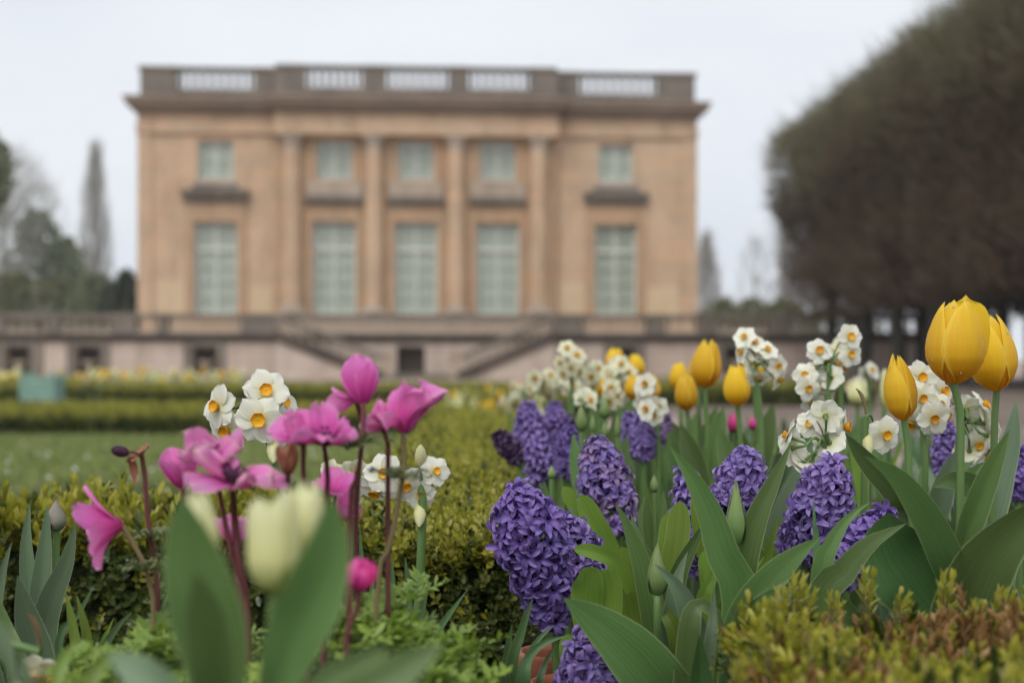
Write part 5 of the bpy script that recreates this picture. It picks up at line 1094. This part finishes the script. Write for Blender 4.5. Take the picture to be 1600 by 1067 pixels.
# cream tulip in the distance of the right bed, green buds, magenta buds
tulip('pale cream tulip, blurred, among the narcissi right of centre', 1340, 595, 635, 30, 2.3, [(1341, 700), (1342, 760)], mat='cream', group=None, seed=55, n=10, m=7)
tulip('small pale cream tulip bud left of the slim yellow tulip', 1382, 575, 640, 16, 2.0, [(1380, 700)], mat='cream', group=None, seed=56, n=10, m=7)
for i, (px, y0, y1, w, d, lb) in enumerate(((908, 634, 674, 19, 1.75, 'green tulip bud standing left of a group of buds'), (945, 620, 654, 18, 2.0, 'green tulip bud, tallest of the bud group'), (930, 608, 640, 16, 2.2, 'green tulip bud behind the tallest bud'), (926, 648, 676, 10, 1.8, 'slim pale bud in the bud group'), (945, 660, 684, 11, 1.8, 'small pale bud below the tallest bud'), (965, 648, 684, 10, 1.85, 'slim bud at the right of the bud group'), (862, 728, 748, 13, 1.55, 'yellowish green bud among leaves left of the faded hyacinth'), (1022, 742, 770, 13, 1.5, 'pale green bud beside the ragged hyacinth'))):
    tulip(lb, px, y0, y1, w, d, [(px + 1, y1 + 50), (px + 2, y1 + 110)], mat='budgreen', group='green tulip buds', seed=70 + i, n=10, m=7, sr=.0030, prof=([0, .08, .25, .45, .7, .9, 1], [.45, .8, 1, .96, .7, .34, .06]), leaves=[dict(pts=[(px - 12, y1 + 2), (px - 9, y1 + 50), (px - 2, y1 + 120)], d=d, wpx=20, n=10), dict(pts=[(px + 15, y1 - 6), (px + 10, y1 + 50), (px + 3, y1 + 120)], d=d, wpx=20, n=10)])
for i, (px, y0, y1, w, d, lb) in enumerate(((1146, 645, 676, 19, 2.0, 'largest pink bud under the yellow tulips'), (1122, 645, 664, 15, 2.1, 'left small pink bud under the yellow tulips'), (1176, 652, 672, 13, 2.05, 'right small pink bud under the yellow tulips'))):
    tulip(lb, px, y0, y1, w, d, [(px + 1, y1 + 50), (px + 2, y1 + 110)], mat='pinkbud', group='pink buds', name='pink_bud', cat='flower bud', seed=80 + i, n=10, m=7, sr=.002)

# ------------------------------------------------------------------ anemones in the front border
S = lambda *pp: [P(*p) for p in pp]
DA = .93
anemone('open magenta anemone seen from below, rightmost of the pink ones', P(630, 676, DA), (.05, .20, 1), 36, 58, .032, 9, S((632, 700, DA), (628, 755, DA), (610, 850, DA), (588, 945, DA)), seed=1, mat_stem='stem_olive', bract=P(628, 748, DA), eye=False, ruffle=.16, W=.7, chaos=2.2)
anemone('half closed magenta anemone, highest of the pink ones', P(568, 630, DA + .03), (-.10, .1, 1), 22, 4, .031, 5, S((566, 680, DA), (560, 740, DA), (546, 840, DA)), seed=2, bract=P(560, 694, DA), eye=False, W=.85, ruffle=.02)
anemone('withered lower petals hanging beside the highest pink anemone', P(556, 622, DA + .04), (-.9, -.1, -.15), 20, 60, .022, 3, S((566, 680, DA + .05), (556, 840, DA + .05)), seed=22, matname='pinkpale', eye=False)
anemone('magenta anemone with broad upright petals left of the tall pair', P(474, 694, DA), (-.10, -.40, .9), 50, 60, .027, 6, S((474, 740, DA), (478, 800, DA), (480, 900, DA)), seed=3, ruffle=.10, W=.9, chaos=1.6)
anemone('magenta anemone with dark eye overlapping the one with broad petals', P(506, 694, DA - .02), (.15, -.50, .8), 54, 78, .025, 7, S((512, 740, DA), (510, 790, DA), (506, 900, DA)), seed=4, ruffle=.12, bract=P(545, 700, DA + .02), W=.78, chaos=2.0)
anemone('faded pink anemone with dark eye facing the viewer at left', P(334, 722, DA - .03), (-.15, -.62, .75), 62, 70, .024, 7, S((345, 780, DA), (360, 860, DA), (375, 960, DA)), 'pinkpale', seed=5, ruffle=.15, chaos=2.2, W=.66)
anemone('faded pink anemone with a dark eye above the cream tulip', P(362, 752, DA - .05), (.18, -.42, .9), 70, 66, .028, 7, S((366, 800, DA), (372, 870, DA), (388, 1000, DA)), 'pinkpale', seed=6, ruffle=.15, sr=.0023, chaos=2.2, W=.6)
anemone('magenta anemone with one narrow petal standing up at its left', P(285, 762, DA + .03), (-.15, -.1, 1), 40, 16, .029, 6, S((292, 800, DA + .03), (310, 880, DA + .03), (320, 960, DA + .03)), 'pink', seed=7, eye=False, ruffle=.03, W=.75)
anemone('nodding magenta anemone facing left in front of the hedge', P(192, 822, .98), (-1, -.22, .0), 32, 62, .039, 6, S((204, 842, .98), (222, 874, .98), (236, 920, .98), (240, 990, .98)), 'pink', seed=18, eye=False, W=.60, ruffle=.035, bract=P(232, 888, .98), mat_stem='stem_olive')
t = anemone('withered anemone with dark seed head and hanging brown petals', P(222, 712, 1.02), (-.5, -.2, .7), 60, 110, .012, 5, S((226, 740, 1.02), (232, 820, 1.02), (240, 870, 1.02), (247, 960, 1.02)), 'brownpetal', seed=9, eye=False, bract=P(236, 838, 1.02), group=None)
g = Geo(); c = P(188, 705, 1.02); g.ball((0, 0, 0), 1, 8, 10)
gg = Geo(); gg.inst(g, [M4(frame((-1, 0, .25)) @ np.diag([.0042, .0042, .0068]), c)]); gg.build('seed_head', MT['anem_eye'], t)
g = Geo(); g.tube([P(222, 712, 1.02), P(208, 706, 1.02), P(196, 708, 1.02)], [.0012, .0012], 6, n=6); g.build('neck', MT['stem_red'], t)
leaf(t, [P(211, 756, 1.02), P(209, 735, 1.02), P(205, 715, 1.02)], .0058, MT['brownpetal'], prof=GRS_W, name='petal')
t = anemone('withered brown anemone bud under the broad pink petals', P(450, 742, DA - .04), (-.05, 0, 1), 40, -30, .020, 7, S((448, 780, DA), (446, 850, DA), (445, 930, DA)), 'brownpetal', seed=10, eye=False, group=None, ruffle=.09, W=.6)
anemone('small magenta anemone bud low beside the large front leaf', P(562, 924, .80), (.05, -.1, 1), 55, -35, .020, 6, S((556, 960, .80), (540, 1040, .80)), 'pinkbud', seed=11, eye=False, group=None, ruffle=.0, W=1.0)
anemone('reddish half hidden anemone low between the cream tulips', P(366, 850, DA + .05), (.0, 0, 1), 45, 0, .022, 6, S((370, 900, DA), (380, 980, DA)), 'pinkpale', seed=12, eye=False, ruffle=.05)
anemone('little magenta anemone behind the leaning cream tulip', P(523, 772, DA + .08), (.1, -.3, .9), 60, 50, .020, 6, S((527, 800, DA + .08), (535, 900, DA + .08)), 'pink', seed=13, eye=False)
anemone('small magenta anemone peeping out right of the large front leaf', P(534, 812, DA + .08), (.4, -.3, .7), 40, 20, .018, 6, S((530, 850, DA + .08), (528, 930, DA + .08)), 'pink', seed=14, eye=False)
anemone('single pink petal stub of a shattered anemone near the tall pair', P(598, 668, DA + .02), (-.8, -.2, .3), 15, 30, .014, 3, S((606, 690, DA + .03), (606, 800, DA + .03)), 'pinkpale', seed=15, eye=False)
for i, (px, py, d, w, h, n, lb) in enumerate(((240, 1022, .95, 170, 84, 60, 'frilly lime green anemone foliage at lower left'), (590, 985, .95, 110, 90, 46, 'frilly lime green anemone foliage right of the front leaves'), (672, 1046, .92, 140, 80, 60, 'frilly lime green anemone foliage by the terracotta rim'), (410, 1050, .95, 150, 90, 40, 'frilly lime green anemone foliage behind the cream tulip'))):
    frilly_clump(lb, px, py, d, w, h, n, 120 + i)
t = thing('tulip_plant', 'dark blurred leaves in the lower left corner by the spent narcissus', 'tulip', (gx(20, .7), .7, SOIL))
for pts, w, mt in (([(-20, 1000), (20, 1030), (50, 1080)], 30, 'tulip_leaf_dark'), ([(120, 1000), (95, 1040), (80, 1100)], 24, 'hya_leaf'), ([(180, 1015), (150, 1050), (130, 1100)], 22, 'hya_leaf'), ([(-10, 960), (10, 1010), (20, 1080)], 22, 'narc_leaf')): px_leaf(t, pts, (.74, .72), w, mat=mt)
narcissus('drooping spent white narcissus in the lower left corner', (62, 1018), [(55, 1052, 10, -40, 0, .9), (78, 1058, 40, -30, 0, .8)], [(20, 1008), (-20, 1040)], .95, group=None, col_='creamwhite')

# ------------------------------------------------------------------ terracotta pots
def pot(label, px, py, d, rpx):
    c = P(px, py, d); R = rpx / F * d; t = thing('terracotta_pot', label, 'flower pot', (c[0], d, SOIL), 'terracotta pots sunk between the bulbs'); z = c[2]; h = z - SOIL
    g = Geo(); g.lathe([(R * .62, SOIL - .01), (R * .86, z - .028), (R * .88, z - .026)], 24, (c[0], d, 0)); g.build('body', MT['terracotta'], t)
    g = Geo(); g.lathe([(R * .90, z - .028), (R * .98, z - .026), (R, z - .004), (R * .97, z), (R * .88, z), (R * .84, z - .006), (R * .80, z - .03)], 28, (c[0], d, 0)); g.build('rim', MT['terracotta'], t)
    g = Geo(); g.lathe([(0.0001, z - .018), (R * .82, z - .018)], 20, (c[0], d, 0)); g.build('soil', MT['soil'], t)
pot('terracotta pot rim showing under the leaning violet hyacinth', 866, 1016, 1.36, 58)
pot('terracotta pot at the foot of the bottom hyacinth', 884, 1064, 1.20, 58)
pot('terracotta pot at the bottom edge beside the hedge corner', 722, 1080, 1.10, 58)
pot('terracotta pot hidden among leaves left of the bronze hedge', 985, 990, 1.42, 58)
plant('dark narrow blades rising by the pot beside the hedge corner', 820, 1.22, [
    dict(pts=[(832, 935), (815, 985), (800, 1060)], d=1.2, wpx=22, mat='tulip_leaf_dark', prof=GRS_W), dict(pts=[(866, 976), (840, 1000), (818, 1040), (812, 1080)], d=1.18, wpx=16, mat='narc_leaf', prof=GRS_W), dict(pts=[(888, 992), (850, 1004), (825, 1030), (820, 1080)], d=1.17, wpx=20, mat='narc_leaf', prof=GRS_W), dict(pts=[(800, 975), (793, 1020), (790, 1070)], d=1.2, wpx=20, mat='tulip_leaf_dark', prof=GRS_W), dict(pts=[(870, 1005), (850, 1040), (840, 1090)], d=1.15, wpx=18, mat='tulip_leaf_dark', prof=GRS_W)], name='narcissus_plant', cat='narcissus', group=None)

# ------------------------------------------------------------------ leafy fillers that close the bed behind the named flowers
def filler(i, px, ytop, d, kind, label, group):
    t = thing('tulip_plant' if kind == 't' else 'narcissus_plant', label, 'tulip' if kind == 't' else 'narcissus', (gx(px, d), d, SOIL), group); k = random.choice((3, 4)) if kind == 't' else random.choice((5, 6, 7))
    b = np.array([gx(px, d), d, zg(d)]); zt = P(px, ytop, d)[2]
    for j in range(k):
        a = random.random() * 6.28; l = (zt - b[2]) * random.uniform(.72, 1.0); r = l * random.uniform(.15, .55) if kind == 't' else l * random.uniform(.05, .3)
        tip = b + np.array([math.cos(a) * r, math.sin(a) * r * .7, l]); m1 = b + np.array([math.cos(a) * r * .35, math.sin(a) * r * .25, l * .55]); m0 = b + np.array([math.cos(a) * .006, math.sin(a) * .006, .02])
        if kind == 't': leaf(t, [tip, m1, m0], random.uniform(.028, .046), MT[random.choice(['tulip_leaf', 'tulip_leaf', 'tulip_leaf_grey'])], fold=.6, tw=(random.uniform(-60, 60), random.uniform(-60, 60)), n=12, wave=.06)
        else: leaf(t, [tip, m1, m0], random.uniform(.010, .016), MT[random.choice(['narc_leaf', 'hya_leaf', 'narc_leaf'])], prof=GRS_W, fold=.4, tw=(random.uniform(-50, 50), random.uniform(-50, 50)), n=10)
random.seed(21)
for i in range(78):
    f = i / 78; d = 1.38 + 3.6 * f ** 1.6 + random.uniform(0, .1); x0 = 815 + 60 * max(0, 1.8 - d); x1 = 1640 if d < 2.2 else 1640 - 130 * (d - 2.2)
    px = random.uniform(x0, x1); ytop = HY + (CAMZ - .62) * F / d * random.uniform(.86, 1.25)
    ytop = max(ytop, 655 if d > 1.9 else 690)
    if d < 1.55 and 900 < px < 1330: ytop = max(ytop, 760)
    kind = 't' if random.random() < .62 else 'n'
    zone = 'beside the running hedge' if px < 905 else 'behind the faded brownish hyacinth' if px < 1050 else 'under the blurred yellow tulips' if px < 1200 else 'under the upright white narcissi' if px < 1350 else 'around the slim yellow tulip' if px < 1500 else 'at the right edge behind the tallest tulips'
    lb = ('flowerless leafy tulip plant ' if kind == 't' else 'tuft of narrow narcissus blades ') + ('in front ' if d < 1.7 else 'midway back ' if d < 2.6 else 'far back ') + zone
    filler(i, px, ytop, d, kind, lb, 'flowerless tulip plants filling the bed' if kind == 't' else 'tufts of narcissus blades filling the bed')

for i in range(40):
    d = random.uniform(2.0, 4.2); px = random.uniform(1060, 1560); ytop = random.uniform(625, 665) + 14 * max(0, 3 - d)
    kind = 't' if random.random() < .7 else 'n'; zone = 'under the tallest blurred yellow tulip' if px < 1170 else 'below the pale narcissus cluster' if px < 1290 else 'behind the single nodding narcissus' if px < 1420 else 'between the tall tulip stems'
    filler(i, px, ytop, d, kind, ('dim leafy tulip plant ' if kind == 't' else 'dim tuft of narcissus blades ') + ('deep ' if d < 2.8 else 'very deep ' if d < 3.5 else 'deepest ') + 'in the bed ' + zone, 'dim plants deep in the bed')

# ------------------------------------------------------------------ flowers far across the parterre
far_n = Geo(); q = np.random.default_rng(77)
def far_bloom(kind):
    g = Geo(); g.tube([(0, 0, 0), (.01, 0, .2), (0, 0, .36)], [.008, .006], 5, 1, n=4)
    if kind == 'tulip': g.lathe([(.012, .35), (.045, .38), (.05, .43), (.035, .48), (.006, .50)], 8, mat=0)
    else:
        for k in range(9):
            a = k * 2.4; R = frame((math.cos(a), math.sin(a), .4)); c = np.array([math.cos(a) * .05, math.sin(a) * .05, .36 + .05 * math.sin(k * 3)])
            g.raw([c + R @ np.array(v) * .036 for v in ((1, 0, 0), (.5, .87, .1), (-.5, .87, 0), (-1, 0, .1), (-.5, -.87, 0), (.5, -.87, .1))], [(0, 1, 2, 3), (0, 3, 4, 5)], 0)
    for k in range(4):
        a = k * 1.7; g.raw([(0, 0, 0), (.03 * math.cos(a + 1), .03 * math.sin(a + 1), .12), (.08 * math.cos(a), .08 * math.sin(a), .26), (-.03 * math.cos(a + 1), -.03 * math.sin(a + 1), .12)], [(0, 1, 2, 3)], 1)
    return g
fb = {}
for kind, c in (('tulip', 'yellow'), ('tulip', 'cream'), ('narcissus', 'creamwhite'), ('narcissus', 'yellow')):
    fb[kind + c] = far_bloom(kind)
    fb[kind + c] = fb[kind + c].mesh('flower', [MT[c], MT['tulip_leaf']])
def far_flower(px, Y, key, s=1.0, bedname=''):
    x, y = at(px, Y); kind = 'tulip' if key.startswith('tulip') else 'narcissus'; c = {'yellow': 'yellow', 'cream': 'pale cream', 'creamwhite': 'cream white'}[key.replace(kind, '', 1)]
    lb = '%s %s %s' % (c, kind, bedname); o = link(kind, fb[key], None, M4(rotz(random.random() * 6), (x, y, zg(Y) - .003), s), lb, kind, '%s %s %s' % (c, 'tulips' if kind == 'tulip' else 'narcissi', bedname))
random.seed(5)
for i in range(150):
    px = random.choice([random.uniform(-20, 40), random.uniform(92, 420), random.uniform(140, 380), random.uniform(140, 380)]); Y = random.uniform(26.0, 33); far_flower(px, Y, random.choice(['tulipyellow', 'narcissuscreamwhite', 'narcissuscreamwhite', 'narcissusyellow', 'tulipcream']), random.uniform(.75, 1.1), 'blurred in the far bed behind the second hedge')
for i in range(34):
    px = random.uniform(690, 850); Y = random.uniform(10.5, 22); far_flower(px, Y, random.choice(['tulipyellow', 'narcissuscreamwhite', 'narcissuscreamwhite', 'narcissuscreamwhite']), random.uniform(.55, .8), 'blurred beyond the end of the running hedge')
hedge('box_hedge', 'low dark hedge behind the blurred flowers beyond the end of the running hedge', -.55, 1.2, 17.2, 18.2, -.02, .24, 520, ['top', 'f', 'l', 'r'], scale=2.6)

bz = [o for o in scn.objects if o.get('label', '').startswith('bronze tinged')][0]
for px, py, d, sc, lean in ((1238, 915, .98, 1.1, .1), (1222, 935, .95, 1.0, -.2), (1208, 955, .9, 1.0, -.3), (1255, 925, 1.0, .9, .2), (1350, 912, 1.0, 1.2, .02), (1474, 915, 1.0, 1.2, .0), (1400, 925, 1.0, .8, .3), (1300, 935, .98, .9, -.1), (1195, 985, .85, 1.0, -.4), (1568, 930, .98, .9, .1), (1524, 945, .96, .8, -.1), (1152, 1050, .8, .9, -.1)):
    for k in range(2):
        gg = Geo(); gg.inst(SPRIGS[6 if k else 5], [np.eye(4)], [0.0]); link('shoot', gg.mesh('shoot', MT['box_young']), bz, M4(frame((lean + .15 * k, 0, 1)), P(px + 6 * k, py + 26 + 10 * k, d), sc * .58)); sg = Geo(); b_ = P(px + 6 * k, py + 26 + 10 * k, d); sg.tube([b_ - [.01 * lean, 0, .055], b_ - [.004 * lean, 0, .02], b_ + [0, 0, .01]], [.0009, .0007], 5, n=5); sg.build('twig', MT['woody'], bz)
